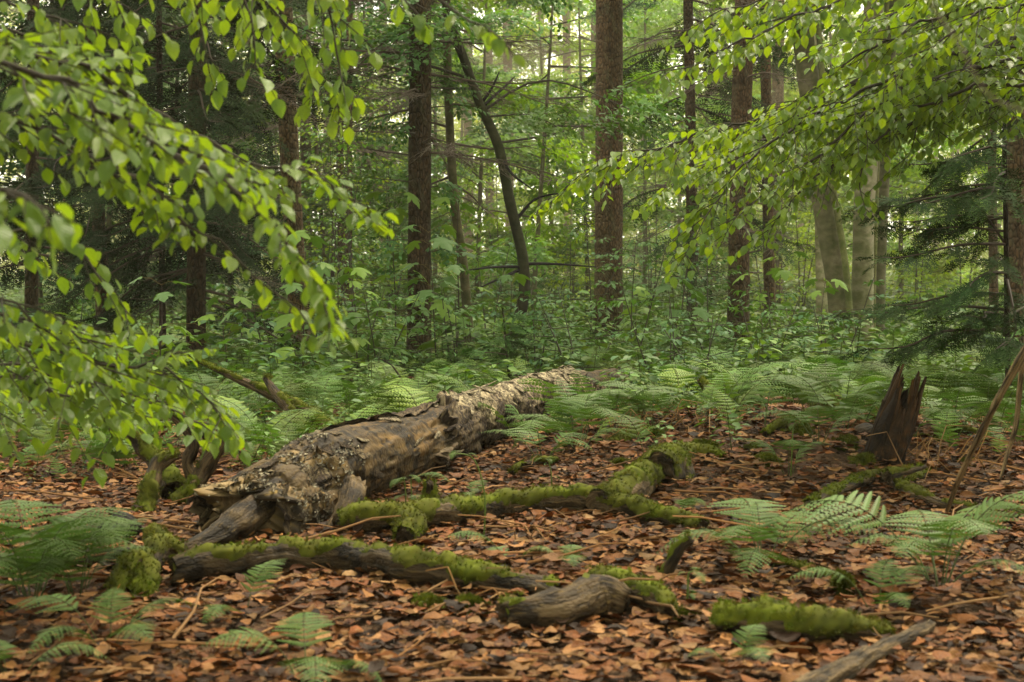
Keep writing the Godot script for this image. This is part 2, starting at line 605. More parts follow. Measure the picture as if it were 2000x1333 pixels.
func shard_mesh(sd: int) -> ArrayMesh:       # a torn sliver of wood along y, length 1
	rng.seed = sd
	var g := Geo.new()
	var bend := rng.randf_range(-0.06, 0.06)
	for i in 7:
		var t := i / 6.0
		var w := 0.11 * (1.0 - 0.75 * t * t) * rng.randf_range(0.75, 1.15)
		var d := 0.05 * (1.0 - 0.7 * t) * rng.randf_range(0.7, 1.2)
		var c := Vector3(bend * t * t + rng.randf_range(-0.01, 0.01), t + (rng.randf_range(-0.06, 0.06) if i == 6 else 0.0), bend * t)
		var dark := rng.randf_range(0.7, 1.1)
		for k in 6:
			var a := TAU * (k % 5) / 5.0
			g.add(c + Vector3(cos(a) * w, rng.randf_range(-0.03, 0.05) if i == 6 else 0.0, sin(a) * d), Vector2(k / 5.0 * 0.3, t * 0.3), Color(1, 1, 1) * dark)
	g.grid(0, 7, 6)
	return g.mesh([[0, 7, 6]])

func low_plant_mesh(sd: int) -> ArrayMesh:   # a stem with a few storeys of ovate leaves, about 1 high
	rng.seed = sd
	var g := Geo.new()
	tube(g, line([Vector3.ZERO, Vector3(0.03, 0.5, 0.02), Vector3(-0.02, 0.95, 0.05)]), radii(3, 0.012, 0.005), 3, Color(0.6, 0.5, 0.3), 0.0, 1.0, Color(-1, 0, 0), null, false)
	for k in 26:
		var t := 0.25 + 0.75 * k / 26.0
		var a := k * 2.4 + rng.randf() * 0.6
		var out := Vector3(cos(a), 0.15, sin(a))
		var o := Vector3(0, t * 0.95, 0) + out * rng.randf_range(0.05, 0.38)
		var b := aim((out + Vector3(0, rng.randf_range(-0.5, 0.15), 0)), Vector3.UP + jitter(0.4), rng.randf_range(0.14, 0.24))
		var c := tone(Color(1, 1, 1), 0.2, 0.08)
		var r := [Vector3(0, 0, 0), Vector3(-0.26, 0.3, 0.05), Vector3(0, 0.35, 0), Vector3(0.26, 0.3, 0.05), Vector3(-0.22, 0.66, 0.02), Vector3(0.22, 0.66, 0.02), Vector3(0, 1, -0.12)]
		var f := g.v.size()
		for q in r:
			g.add(o + b * q, Vector2.ZERO, c)
		for q in [[0, 1, 2], [0, 2, 3], [1, 4, 2], [2, 5, 3], [2, 4, 6], [2, 6, 5]]:
			g.tri(f + q[0], f + q[1], f + q[2])
	return g.mesh()

func make_shapes() -> void:
	S.beech = []
	rng.seed = 5
	for k in 6:
		var wide := [0.56, 0.62, 0.58, 0.64, 0.55, 0.6]
		for tint in [Color(0.245, 0.36, 0.048), Color(0.205, 0.325, 0.050), Color(0.17, 0.285, 0.052)]:
			S.beech.append(leaf_mesh(wide[k], [0.12, 0.2, 0.05, 0.28, 0.16, -0.06][k], [0.1, 0.22, 0.3, 0.05, 0.16, 0.25][k], 0.12, 6, tint))
	S.small_leaf = [leaf_mesh(0.58, 0.12, 0.15, 0.1, 3, Color(1, 1, 1), 0.08), leaf_mesh(0.52, 0.2, 0.25, 0.1, 3, Color(1, 1, 1), 0.08)]
	S.maple = []
	for k in 4:
		S.maple.append(maple_mesh([0.35, 0.5, 0.2, 0.42][k], [Color(0.090, 0.155, 0.036), Color(0.115, 0.185, 0.034), Color(0.080, 0.140, 0.040), Color(0.15, 0.235, 0.036)][k]))
	S.dry = []
	for k in 10:
		S.dry.append(dry_leaf_mesh(40 + k))
	S.frond = []
	for k in 5:
		S.frond.append(frond_mesh(70 + k, [16, 15, 17, 15, 16][k], 1.0, [0.35, 0.5, 0.25, 0.6, 0.4][k], [1.7, 1.55, 1.8, 1.65, 1.45][k], 12, [0.46, 0.52, 0.42, 0.5, 0.4][k]))
	S.carpet = []
	for k in 4:
		S.carpet.append(frond_mesh(170 + k, 13, 1.0, [0.3, 0.45, 0.2, 0.5][k], [1.25, 1.45, 1.05, 1.35][k], 9, [0.34, 0.40, 0.30, 0.38][k]))
	S.shard = []
	for k in 4:
		S.shard.append(shard_mesh(180 + k))
	S.spruce = []
	S.fir = []
	for k in 3:
		S.spruce.append(needle_spray(90 + k, Color(0.020, 0.032, 0.013), Color(0.04, 0.062, 0.018), 5, 17, [0.2, 0.35, 0.1][k]))
		S.fir.append(needle_spray(95 + k, Color(0.026, 0.044, 0.017), Color(0.09, 0.14, 0.03), 5, 20, [0.1, 0.22, 0.3][k]))
	S.spray = []
	for k in 4:
		S.spray.append(leaf_spray(110 + k, [16, 20, 14, 18][k], [0.17, 0.15, 0.19, 0.16][k], 0.6))
	S.clump = [leaf_spray(120, 26, 0.16, 0.62, false), leaf_spray(121, 30, 0.15, 0.6, false)]
	S.twigs = [twig_spray(130), twig_spray(131), twig_spray(132)]
	S.tuft = [tuft_mesh(140), tuft_mesh(141)]
	S.plant = [low_plant_mesh(150), low_plant_mesh(151), low_plant_mesh(152)]

# ------------------------------------------------------------------ dead wood with moss
# One length of wood: path in the world, radii; mossy 0..1. Adds its own part and moss parts to root.
func wood_piece(root: Node3D, called: String, p: PackedVector3Array, r: PackedFloat32Array, mossy: float, sd: int, dark := 1.0, moss_tint := Color(0.098, 0.114, 0.009)) -> void:
	rng.seed = sd
	var local := PackedVector3Array()
	for q in p:
		local.append(q - root.position)
	var d := smooth_path(local, r, 0.014)
	var pts: PackedVector3Array = d[0]
	var rad: PackedFloat32Array = d[1]
	for i in pts.size():                 # a slow wander and swellings
		var w := low_noise.get_noise_2d(i * 0.9, sd * 31.0)
		pts[i] += Vector3(0, w, low_noise.get_noise_2d(i * 0.9, sd * 17.0 + 400.0)) * rad[i] * 0.35
		rad[i] *= 1.0 + 0.25 * mid_noise.get_noise_2d(i * 1.1, sd * 7.0)
	var fr := frames(pts)
	var sides := 22
	var g := Geo.new()
	var h := Geo.new()
	var tufts := []
	var tints := PackedColorArray()
	var along := 0.0
	var rows := pts.size()
	for i in rows:
		if i:
			along += pts[i].distance_to(pts[i - 1])
		var n: Vector3 = fr[1][i]
		var b: Vector3 = fr[0][i].cross(n)
		for k in sides + 1:
			var a := TAU * (k % sides) / sides
			var o := n * cos(a) + b * sin(a)
			var ridge := mid_noise.get_noise_3d(cos(a) * 22.0, sin(a) * 22.0, along * 26.0 + sd * 9.0) + 0.5 * fine_noise.get_noise_3d(cos(a) * 16.0, sin(a) * 16.0, along * 24.0)
			var rr := rad[i] * (1.0 + 0.22 * ridge)
			var q := pts[i] + o * rr
			var shade := dark * (0.85 + 0.3 * ridge)
			g.add(q, Vector2(float(k) / sides, along), Color(0.62, 0.56, 0.5) * shade)
			if mossy > 0.0:
				var cover := o.y + 0.75 * mid_noise.get_noise_3dv(q * 60.0 + Vector3(sd, 0, 0)) + 0.3 * fine_noise.get_noise_3dv(q * 120.0) + 1.2 * low_noise.get_noise_3dv(q * 60.0 + Vector3(0, sd, 0)) - (0.75 - 1.3 * mossy)
				var lift := smoothstep(-0.05, 0.35, cover)
				var lump := mid_noise.get_noise_3dv(q * 160.0) + fine_noise.get_noise_3dv(q * 300.0)
				h.add(pts[i] + o * (rr * 0.93 + lift * (0.004 + rr * 0.07 + 0.010 * clampf(0.5 + low_noise.get_noise_3dv(q * 120.0) * 1.5, 0.0, 1.0)) + lift * lump * 0.006), Vector2(float(k) / sides, along), moss_tint.lerp(Color(0.06, 0.045, 0.014), clampf(0.35 + 1.4 * low_noise.get_noise_3dv(q * 90.0), 0.0, 0.4)) * (0.62 + 0.5 * lump))
				if lift > 0.35 and rng.randf() < 0.85 and k < sides:
					var at := pts[i] + o * (rr * 0.95 + lift * (0.006 + rr * 0.10)) + jitter(0.006)
					tufts.append(Transform3D(aim((o + Vector3(0, 0.25, 0) + jitter(0.45)), jitter(1.0), rng.randf_range(0.005, 0.0135)), at))
					tints.append(tone(moss_tint.lerp(Color(0.085, 0.06, 0.014), clampf(0.2 + 1.4 * low_noise.get_noise_3dv(q * 90.0), 0.0, 0.45)) * (1.0 + 0.5 * lump), 0.3, 0.18))
	var seams := [[0, rows, sides + 1]]
	g.grid(0, rows, sides + 1)
	for e in 2:                          # broken ends
		var row := 0 if e == 0 else rows - 1
		var m := g.add(pts[row] + fr[0][row] * rad[row] * (0.35 if e == 0 else -0.35), Vector2(0.5, 0), Color(0.35, 0.3, 0.25) * dark)
		var s := row * (sides + 1)
		for k in sides:
			var jag: Vector3 = fr[0][row] * rad[row] * rng.randf_range(-0.2, 0.5) * (-1.0 if e == 0 else 1.0)
			g.v[s + k] += jag
			if k == 0:
				g.v[s + sides] += jag
			if e == 0:
				g.tri(m, s + k, s + k + 1)
			else:
				g.tri(m, s + k + 1, s + k)
	part(called, g.mesh(seams), M["dead wood"], root)
	if mossy > 0.0:
		h.grid(0, rows, sides + 1)
		part("moss", h.mesh(seams), M["moss"], root)
		if tufts.size():
			swarm("moss_tufts", S.tuft[sd % 2], M["moss tuft"], tufts, tints, root)

func path_of(spec: Array, rad := PackedFloat32Array()) -> PackedVector3Array:   # [px, py, distance] rows; distance 0 lies on the ground
	var p := PackedVector3Array()
	for i in spec.size():
		var s: Array = spec[i]
		var d: float = s[2]
		if d == 0.0:
			d = 2500.0 / maxf(s[1] - 545.0, 30.0)
			for k in 8:
				var q := P(s[0], s[1], d)
				d *= (EYE.y - G(q.x, q.z) - rad[i] * 0.9 - 0.008) / (EYE.y - q.y)
		p.append(P(s[0], s[1], d))
	return p

func moss_lump(root: Node3D, at: Vector3, size: Vector3, sd: int, called := "moss_cushion") -> void:
	rng.seed = sd
	var g := Geo.new()
	var tufts := []
	var tints := PackedColorArray()
	var rows := 12
	var cols := 20
	for i in rows:
		var e := PI * 0.52 * i / (rows - 1)
		for k in cols + 1:
			var a := TAU * (k % cols) / cols
			var o := Vector3(sin(e) * cos(a), cos(e), sin(e) * sin(a))
			var lump := mid_noise.get_noise_3dv(o * 14.0 + Vector3(sd, 0, 0))
			var q := o * size * (1.0 + 0.5 * lump)
			g.add(at - root.position + q, Vector2.ZERO, Color(0.066, 0.074, 0.008) * (0.8 + 0.6 * lump))
			for z in 2:
				tufts.append(Transform3D(aim(o + jitter(0.5), jitter(1.0), rng.randf_range(0.008, 0.016)), at - root.position + q + jitter(size.x * 0.12)))
				tints.append(tone(Color(0.084, 0.093, 0.009) * (0.9 + 0.7 * lump), 0.25, 0.15))
	g.grid(0, rows, cols + 1)
	part(called, g.mesh([[0, rows, cols + 1]]), M["moss"], root)
	swarm("moss_tufts", S.tuft[sd % 2], M["moss tuft"], tufts, tints, root)

# ------------------------------------------------------------------ trees
# points: [px, py] from bottom to top at distance d; w: width in pixels at the bottom. The stem goes on to the given height.
func stem_points(rows: Array, d: float, height: float) -> PackedVector3Array:
	var p := PackedVector3Array()
	var a := P(rows[0][0], rows[0][1], d)
	var b := P(rows[1][0], rows[1][1], d)
	var slope := (b - a) / (b.y - a.y)
	var foot := a - slope * (a.y - G(a.x, a.z))
	p.append(Vector3(foot.x, G(foot.x, foot.z) - 0.15, foot.z))
	for r in rows:
		var q := P(r[0], r[1], d)
		if q.y > p[p.size() - 1].y + 0.3:
			p.append(q)
	var e := p[p.size() - 1]
	var f := p[p.size() - 2]
	var up := (e - f) / maxf(e.y - f.y, 0.1)
	while e.y < height:
		up = up.lerp(Vector3(0, 1, 0), 0.12)
		e += up * minf(1.5, height - e.y + 0.01)
		p.append(e)
	return p

func trunk_mesh(p: PackedVector3Array, r0: float, r1: float, base: Vector3, col: Color, col2: Color, rough: float, flare: float, scars := 0.0, sides := 20, step := 0.12) -> ArrayMesh:
	var rad := PackedFloat32Array()
	for i in p.size():
		var t := clampf((p[i].y - p[0].y) / (p[p.size() - 1].y - p[0].y), 0, 1)
		rad.append(lerpf(r0, r1, t))
	var d := smooth_path(p, rad, step)
	var pts: PackedVector3Array = d[0]
	var rr: PackedFloat32Array = d[1]
	var g := Geo.new()
	var fr := frames(pts)
	for i in pts.size():
		var n: Vector3 = fr[1][i]
		var b: Vector3 = fr[0][i].cross(n)
		var hgt := pts[i].y - pts[0].y
		for k in sides + 1:
			var a := TAU * (k % sides) / sides
			var o := n * cos(a) + b * sin(a)
			var q := pts[i] + o * rr[i]
			var w := mid_noise.get_noise_3d(q.x * 40.0, q.y * 9.0, q.z * 40.0)
			var radius := rr[i] * (1.0 + rough * w) + flare * rr[i] * exp(-hgt * 2.6) * (1.0 + 0.6 * sin(a * 4.0 + p[0].x * 9.0))
			var cc := col.lerp(col2, clampf(0.5 + 1.5 * low_noise.get_noise_3d(q.x * 60.0, q.y * 14.0, q.z * 60.0), 0.0, 1.0))
			var algae := clampf(0.25 + 1.6 * low_noise.get_noise_3d(q.x * 25.0 + 90.0, q.y * 8.0, q.z * 25.0), 0.0, 1.0) * (0.25 + 0.6 * exp(-hgt * 0.6))
			cc = cc.lerp(Color(0.62, 0.78, 0.34) * (0.3 + 0.5 * cc.g), algae)
			if scars > 0.0:
				var ring := pow(0.5 + 0.5 * cos(hgt * TAU / scars + sin(a * 2.0) * 0.35 + p[0].z), 40.0)
				radius += 0.010 * ring * (0.5 + 1.0 * fine_noise.get_noise_2d(a * 30.0, hgt * 20.0))
				cc = cc.lerp(cc * 0.3, ring * clampf(0.5 + 2.0 * mid_noise.get_noise_2d(a * 25.0, floor(hgt / scars) * 50.0), 0.0, 1.0))
			g.add(pts[i] + o * radius - base, Vector2(float(k) / sides, hgt), cc)
	g.grid(0, pts.size(), sides + 1)
	return g.mesh([[0, pts.size(), sides + 1]])

func dead_branches(root: Node3D, p: PackedVector3Array, r: float, from_y: float, to_y: float, count: int, length: float, sd: int, sag := 0.1) -> void:
	rng.seed = sd
	var where := []
	var tints := PackedColorArray()
	for k in count:
		var y := lerpf(from_y, to_y, (k + rng.randf()) / count)
		var c := along_stem(p, y)
		var a := rng.randf() * TAU
		var out := Vector3(cos(a), rng.randf_range(-0.25, 0.12), sin(a))
		var l := length * rng.randf_range(0.5, 1.2)
		var pts := line([c + out * r * 0.6, c + out * l * 0.5 + Vector3(0, -sag * 0.2 * l, 0) + jitter(0.05), c + out * l + Vector3(0, -sag * l, 0) + jitter(0.08)])
		var g := Geo.new()
		for i in 3:
			pts[i] -= root.position
		var sm := smooth_path(pts, radii(3, 0.016, 0.004), 0.3)
		tube(g, sm[0], sm[1], 5, Color(0.085, 0.062, 0.045))
		part("dead_branch", g.mesh(), M["twig bark"], root)
		for q in 6:
			var t := 0.2 + 0.8 * q / 5.0
			var at := pts[0].lerp(pts[2], t) + Vector3(0, 0.1 * sag * l * t, 0)
			var dir := out + Vector3(-out.z, 0, out.x) * rng.randf_range(-0.9, 0.9) + Vector3(0, rng.randf_range(-0.4, 0.2), 0)
			where.append(Transform3D(aim(dir, Vector3.UP + jitter(0.5), length * rng.randf_range(0.35, 0.6)), at))
			tints.append(tone(Color(1, 1, 1), 0.25))
	if where.size():
		swarm("dead_twigs", S.twigs[sd % 3], M["twig bark"], where, tints, root)

func stubs(root: Node3D, p: PackedVector3Array, r: float, from_y: float, to_y: float, count: int, sd: int) -> void:   # snapped off dead branches
	rng.seed = sd
	for k in count:
		var y := lerpf(from_y, to_y, (k + rng.randf()) / count)
		var c := along_stem(p, y) - root.position
		var a := rng.randf() * TAU
		var out := Vector3(cos(a), rng.randf_range(-0.2, 0.25), sin(a))
		var l := rng.randf_range(0.04, 0.22)
		var g := Geo.new()
		tube(g, line([c + out * r * 0.7, c + out * (r + l * 0.6) + jitter(0.01), c + out * (r + l)]), radii(3, rng.randf_range(0.010, 0.018), 0.005), 5, Color(0.07, 0.05, 0.036))
		part("branch_stub", g.mesh(), M["twig bark"], root)

func along_stem(p: PackedVector3Array, y: float) -> Vector3:
	for i in p.size() - 1:
		if y <= p[i + 1].y:
			return p[i].lerp(p[i + 1], clampf((y - p[i].y) / (p[i + 1].y - p[i].y), 0, 1))
	return p[p.size() - 1]

# Conifer boughs: each bough a bent stem with sprays on both sides; the boughs' sprays make the crown.
func boughs(root: Node3D, p: PackedVector3Array, y0: float, y1: float, count: int, l0: float, l1: float, shapes: Array, spray: float, sd: int, sag: float, tint := Color(1, 1, 1), facing := Vector3.ZERO) -> void:
	rng.seed = sd
	for k in count:
		var t := (k + rng.randf() * 1.6 - 0.3) / count
		var y := lerpf(y0, y1, t)
		var c := along_stem(p, y)
		var a := rng.randf() * TAU
		var out := Vector3(cos(a), rng.randf_range(-0.2, 0.22), sin(a))
		if facing != Vector3.ZERO:
			out = (out + facing * 1.1).normalized()
		var l := lerpf(l0, l1, t) * rng.randf_range(0.7, 1.15)
		var side := Vector3(-out.z, 0, out.x)
		var q0 := c - root.position
		var path := line([q0, q0 + out * l * 0.4 + Vector3(0, 0.02 * l - sag * 0.25 * l, 0) + side * rng.randf_range(-0.08, 0.08) * l, q0 + out * l * 0.75 + Vector3(0, -sag * 0.7 * l, 0) + side * rng.randf_range(-0.1, 0.1) * l, q0 + out * l + Vector3(0, -sag * 0.8 * l, 0)])
		var sm := smooth_path(path, radii(4, 0.004 + 0.008 * l, 0.002), 0.12)
		var pts: PackedVector3Array = sm[0]
		var g := Geo.new()
		tube(g, pts, sm[1], 5, Color(0.055, 0.04, 0.028))
		var bough := part("branch", g.mesh(), M["twig bark"], root)
		var where := []
		var tints := PackedColorArray()
		var n := maxi(6, int(l / spray * 3.0))
		for i in n:
			var u := 0.12 + 0.88 * (i + rng.randf()) / n
			var f := u * (pts.size() - 1)
			var i0 := mini(int(f), pts.size() - 2)
			var at := pts[i0].lerp(pts[i0 + 1], f - i0)
			var s := 1.0 if i % 2 == 0 else -1.0
			var len := spray * rng.randf_range(0.75, 1.25) * (1.25 - 0.5 * u)
			var dir := out * rng.randf_range(0.5, 1.0) + side * s * rng.randf_range(0.5, 1.0) * (1.0 - 0.6 * u) + Vector3(0, rng.randf_range(-0.6, 0.15) - sag * 0.5, 0)
			where.append(Transform3D(aim(dir, Vector3.UP + jitter(0.7), len), at))
			tints.append(tone(tint, 0.28, 0.08))
		swarm("needles", shapes[k % shapes.size()], M["needle"], where, tints, bough)

# Leaves of a broad-leaved crown: sprays in loose storeys round the stem, carried by limbs.
func leafy_crown(root: Node3D, p: PackedVector3Array, y0: float, y1: float, spread: float, limbs: int, per_limb: int, spray: float, green: Color, sd: int, material := "soft leaf", rise := 0.25) -> void:
	rng.seed = sd
	var where := []
	var tints := PackedColorArray()
	for k in limbs:
		var y := lerpf(y0, y1, (k + rng.randf()) / limbs)
		var c := along_stem(p, y) - root.position
		var a := rng.randf() * TAU
		var out := Vector3(cos(a), rng.randf_range(0.0, rise), sin(a))
		var l := spread * rng.randf_range(0.45, 1.1)
		var path := line([c, c + out * l * 0.5 + jitter(0.12 * l), c + out * l + Vector3(0, -0.1 * l, 0) + jitter(0.15 * l)])
		var sm := smooth_path(path, radii(3, 0.006 + 0.007 * l, 0.003), 0.25)
		var g := Geo.new()
		tube(g, sm[0], sm[1], 5, Color(0.06, 0.05, 0.036))
		part("limb", g.mesh(), M["twig bark"], root)
		var pts: PackedVector3Array = sm[0]
		var own := tone(green, 0.22, 0.14)
		for i in per_limb:
			var u := 0.15 + 0.85 * sqrt(rng.randf())
			var f := u * (pts.size() - 1)
			var i0 := mini(int(f), pts.size() - 2)
			var at := pts[i0].lerp(pts[i0 + 1], f - i0)
			var s := Vector3(-out.z, 0, out.x) * (1.0 if i % 2 == 0 else -1.0)
			var dir := out * rng.randf_range(0.2, 1.0) + s * rng.randf_range(0.2, 1.0) + Vector3(0, rng.randf_range(-0.45, 0.25), 0)
			where.append(Transform3D(aim(dir, Vector3.UP + jitter(0.5), spray * rng.randf_range(0.7, 1.3)), at + s * rng.randf_range(0.0, 0.25) * spray + Vector3(0, rng.randf_range(-0.15, 0.12), 0)))
			tints.append(tone(own, 0.18, 0.08))
	swarm("crown", S.spray[sd % 4], M[material], where, tints, root)

func tree(called: String, label: String, rows: Array, d: float, w: float, height: float, bark: String, col: Color, col2: Color, opt := {}) -> Node3D:
	var p := stem_points(rows, d, height)
	var base := Vector3(p[0].x, G(p[0].x, p[0].z), p[0].z)
	var root := thing(called, label, "tree", base, opt.get("group", ""))
	var r := w / F * d * 0.5
	part("trunk", trunk_mesh(p, r, r * opt.get("taper", 0.62), base, col, col2, opt.get("rough", 0.06), opt.get("flare", 0.35), opt.get("scars", 0.0), opt.get("sides", 20), opt.get("step", 0.12)), M[bark], root)
	root.set_meta("stem", p)
	return root

func stem_of(root: Node3D) -> PackedVector3Array:
	var p: PackedVector3Array = root.get_meta("stem")
	root.remove_meta("stem")
	return p

# ------------------------------------------------------------------ beech branches close to the camera
func beech_branch(label: String, spec: Array, r0: float, o: Dictionary) -> void:
	var sd: int = o.seed
	rng.seed = sd
	var p := path_of(spec)
	var root := thing("beech_branch", label, "branch", p[0], o.get("group", ""))
	for i in p.size():
		p[i] -= root.position
	var sm := smooth_path(p, radii(p.size(), r0, 0.0016), 0.05)
	var pts: PackedVector3Array = sm[0]
	for i in pts.size():
		pts[i] += Vector3(0, low_noise.get_noise_2d(i * 4.0, sd * 50.0), low_noise.get_noise_2d(i * 4.0, sd * 90.0)) * 0.04
	var bark := Color(0.045, 0.036, 0.026)
	var g := Geo.new()
	tube(g, pts, sm[1], 7, bark)
	part("stem", g.mesh(), M["twig bark"], root)
	var leaves := []                     # [transform, tone class, depth]
	var size: float = o.get("leaf", 0.065)
	var gap: float = o.get("gap", 0.085)
	var tl: float = o.get("twig", 0.4)
	var hang: float = o.get("hang", 0.7)
	var from: float = o.get("from", 0.1)
	var n := pts.size()
	var total := 0.0
	for i in n - 1:
		total += pts[i].distance_to(pts[i + 1])
	var s := total * from
	var side := 1.0
	while s < total:
		var u := s / total
		var f := u * (n - 1)
		var i0 := mini(int(f), n - 2)
		var at := pts[i0].lerp(pts[i0 + 1], f - i0)
		var t := (pts[i0 + 1] - pts[i0]).normalized()
		var lat := t.cross(Vector3.UP).normalized() * side
		var l := tl * (1.05 - 0.75 * u) * rng.randf_range(0.5, 1.25)
		if o.get("fall", false):         # a hanging twig: side twigs go any way round
			lat = (Vector3(cos(s * 40.0), 0, sin(s * 40.0))).normalized()
		twig(root, at, (t * rng.randf_range(0.5, 0.95) + lat * rng.randf_range(0.5, 0.9) + Vector3(0, rng.randf_range(-0.35, 0.15), 0)).normalized(), l, t, size, hang, leaves, bark, true)
		side = -side
		s += gap * rng.randf_range(0.7, 1.3)
	leaf_row(pts.slice(int(n * 0.72)), size, hang, leaves)
	var keep := []
	var rest := []
	for lf in leaves:
		if in_frame(root.position + lf[0].origin, 0.02):
			keep.append(lf)
		else:
			rest.append(lf)
	keep.sort_custom(func(a, b): return a[2] < b[2])
	for i in range(300, keep.size()):
		rest.append(keep[i])
	var mats: Material = M["beech leaf"]
	for i in mini(300, keep.size()):
		var m := part("leaf", S.beech[keep[i][1]], mats, root)
		m.transform = keep[i][0]
	if rest.size():
		var where := []
		var tints := PackedColorArray()
		for lf in rest:
			where.append(lf[0])
			tints.append(Color.WHITE)
		swarm("leaves", S.beech[sd % S.beech.size()], mats, where, tints, root)

func twig(root: Node3D, at: Vector3, dir: Vector3, l: float, main: Vector3, size: float, hang: float, leaves: Array, bark: Color, forks: bool) -> void:
	var p := PackedVector3Array()
	var m := maxi(3, int(l / 0.05))
	var q := at
	var d := dir
	for i in m + 1:
		p.append(q)
		d = (d + Vector3(0, -0.05 * hang, 0) + main * 0.05 + jitter(0.07)).normalized()
		q += d * (l / m)
	var g := Geo.new()
	tube(g, p, radii(p.size(), 0.0018 + 0.003 * l, 0.0009), 4, bark)
	part("twig", g.mesh(), M["twig bark"], root)
	leaf_row(p, size, hang, leaves)
	if forks and l > 0.22:
		var k := int(l / 0.16)
		for i in k:
			var u := (i + 0.8) / (k + 1.0)
			var j := mini(int(u * m), m - 1)
			var t := (p[j + 1] - p[j]).normalized()
			var lat := t.cross(Vector3.UP).normalized() * (1.0 if i % 2 == 0 else -1.0)
			twig(root, p[j], (t * 0.8 + lat * 0.7 + Vector3(0, rng.randf_range(-0.2, 0.1), 0)).normalized(), l * rng.randf_range(0.3, 0.55), main, size, hang, leaves, bark, false)

func leaf_row(p: PackedVector3Array, size: float, hang: float, leaves: Array) -> void:
	var total := 0.0
	for i in p.size() - 1:
		total += p[i].distance_to(p[i + 1])
	var s := total * 0.18 + 0.01
	var side := 1.0
	while s <= total + 0.001:
		var f := s / maxf(total, 0.001) * (p.size() - 1)
		var i0 := mini(int(f), p.size() - 2)
		var at := p[i0].lerp(p[i0 + 1], f - i0)
		var t := (p[i0 + 1] - p[i0]).normalized()
		var lat := t.cross(Vector3.UP)
		lat = lat.normalized() * side if lat.length() > 0.1 else Vector3(cos(s * 70.0), 0, sin(s * 70.0))
		var dir := t * rng.randf_range(0.3, 0.8) + lat * rng.randf_range(0.45, 0.9) + Vector3(0, -hang * rng.randf_range(0.35, 1.3), 0) + jitter(0.15)
		var nor := Vector3.UP * 0.8 + lat * rng.randf_range(-0.1, 0.9) + jitter(0.42) + t * 0.2
		var z := size * rng.randf_range(0.55, 1.18)
		leaves.append([Transform3D(aim(dir, nor, z), at), rng.randi_range(0, 17), -at.z - z * 20.0])
		side = -side
		s += size * rng.randf_range(0.42, 0.62)

# ------------------------------------------------------------------ small plants
func sapling(label: String, base: Vector3, height: float, lean: Vector3, pairs: int, size: float, sd: int, group := "") -> void:
	rng.seed = sd
	var root := thing("sycamore_sapling", label, "sapling", base, group)
	var p := line([Vector3(0, -0.05, 0), Vector3(0, height * 0.35, 0) + lean * 0.1 + jitter(0.03), Vector3(0, height * 0.7, 0) + lean * 0.5 + jitter(0.03), Vector3(0, height, 0) + lean])
	var sm := smooth_path(p, radii(4, 0.004 + 0.004 * height, 0.0025), 0.08)
	var g := Geo.new()
	tube(g, sm[0], sm[1], 6, Color(0.045, 0.032, 0.024))
	part("stem", g.mesh(), M["twig bark"], root)
	for k in pairs:
		var t := 0.25 + 0.75 * (k + 0.2 * rng.randf()) / maxf(pairs - 1, 1)
		t = minf(t, 1.0)
		var f: float = t * (sm[0].size() - 1)
		var at: Vector3 = sm[0][mini(int(f), sm[0].size() - 1)]
		var a := (PI / 2) * (k % 2) + rng.randf_range(-0.4, 0.4) + sd
		for s in 2:
			var b := a + PI * s
			var out := Vector3(cos(b), 0, sin(b))
			var shoots := 1 if t > 0.75 or rng.randf() < 0.4 else 2
			for w in shoots:
				var reach := size * rng.randf_range(0.6, 1.3) * (1.0 + w * 1.6)
				var o2 := (out + Vector3(-out.z, 0, out.x) * (0.6 * w * (1.0 if rng.randf() < 0.5 else -1.0))).normalized()
				var tip := at + o2 * reach + Vector3(0, reach * rng.randf_range(0.15, 0.55), 0)
				var st := Geo.new()
				tube(st, line([at, at.lerp(tip, 0.5) + Vector3(0, reach * 0.12, 0), tip]), radii(3, 0.0022, 0.0014), 4, Color(0.12, 0.09, 0.03))
				var stalk := part("leaf_stalk", st.mesh(), M["twig bark"], root)
				var m := part("leaf", S.maple[rng.randi_range(0, 3)], M["soft leaf"], stalk)
				m.transform = Transform3D(aim(o2 * rng.randf_range(0.6, 1.0) + Vector3(0, rng.randf_range(-0.65, -0.05), 0), Vector3.UP + o2 * 0.3 + jitter(0.25), size * rng.randf_range(0.75, 1.25)), tip)

func fern(label: String, base: Vector3, fronds: int, size: float, sd: int, tint := Color(1, 1, 1), group := "", spread := 1.0) -> void:
	rng.seed = sd
	var root := thing("fern", label, "fern", base, group)
	var m: StandardMaterial3D = M["fern leaf"]
	for k in fronds:
		var a := TAU * k / fronds + rng.randf_range(-0.5, 0.5) + sd
		var y := Vector3(cos(a) * rng.randf_range(0.1, 0.5) * spread, 1.0, sin(a) * rng.randf_range(0.1, 0.5) * spread).normalized()
		var b := aim(y, Vector3(cos(a), 0, sin(a)), size * rng.randf_range(0.75, 1.15))
		var o := part("frond", S.frond[(k + sd) % 5], m, root)
		o.transform = Transform3D(b, Vector3(cos(a), -0.03, sin(a)) * 0.02)

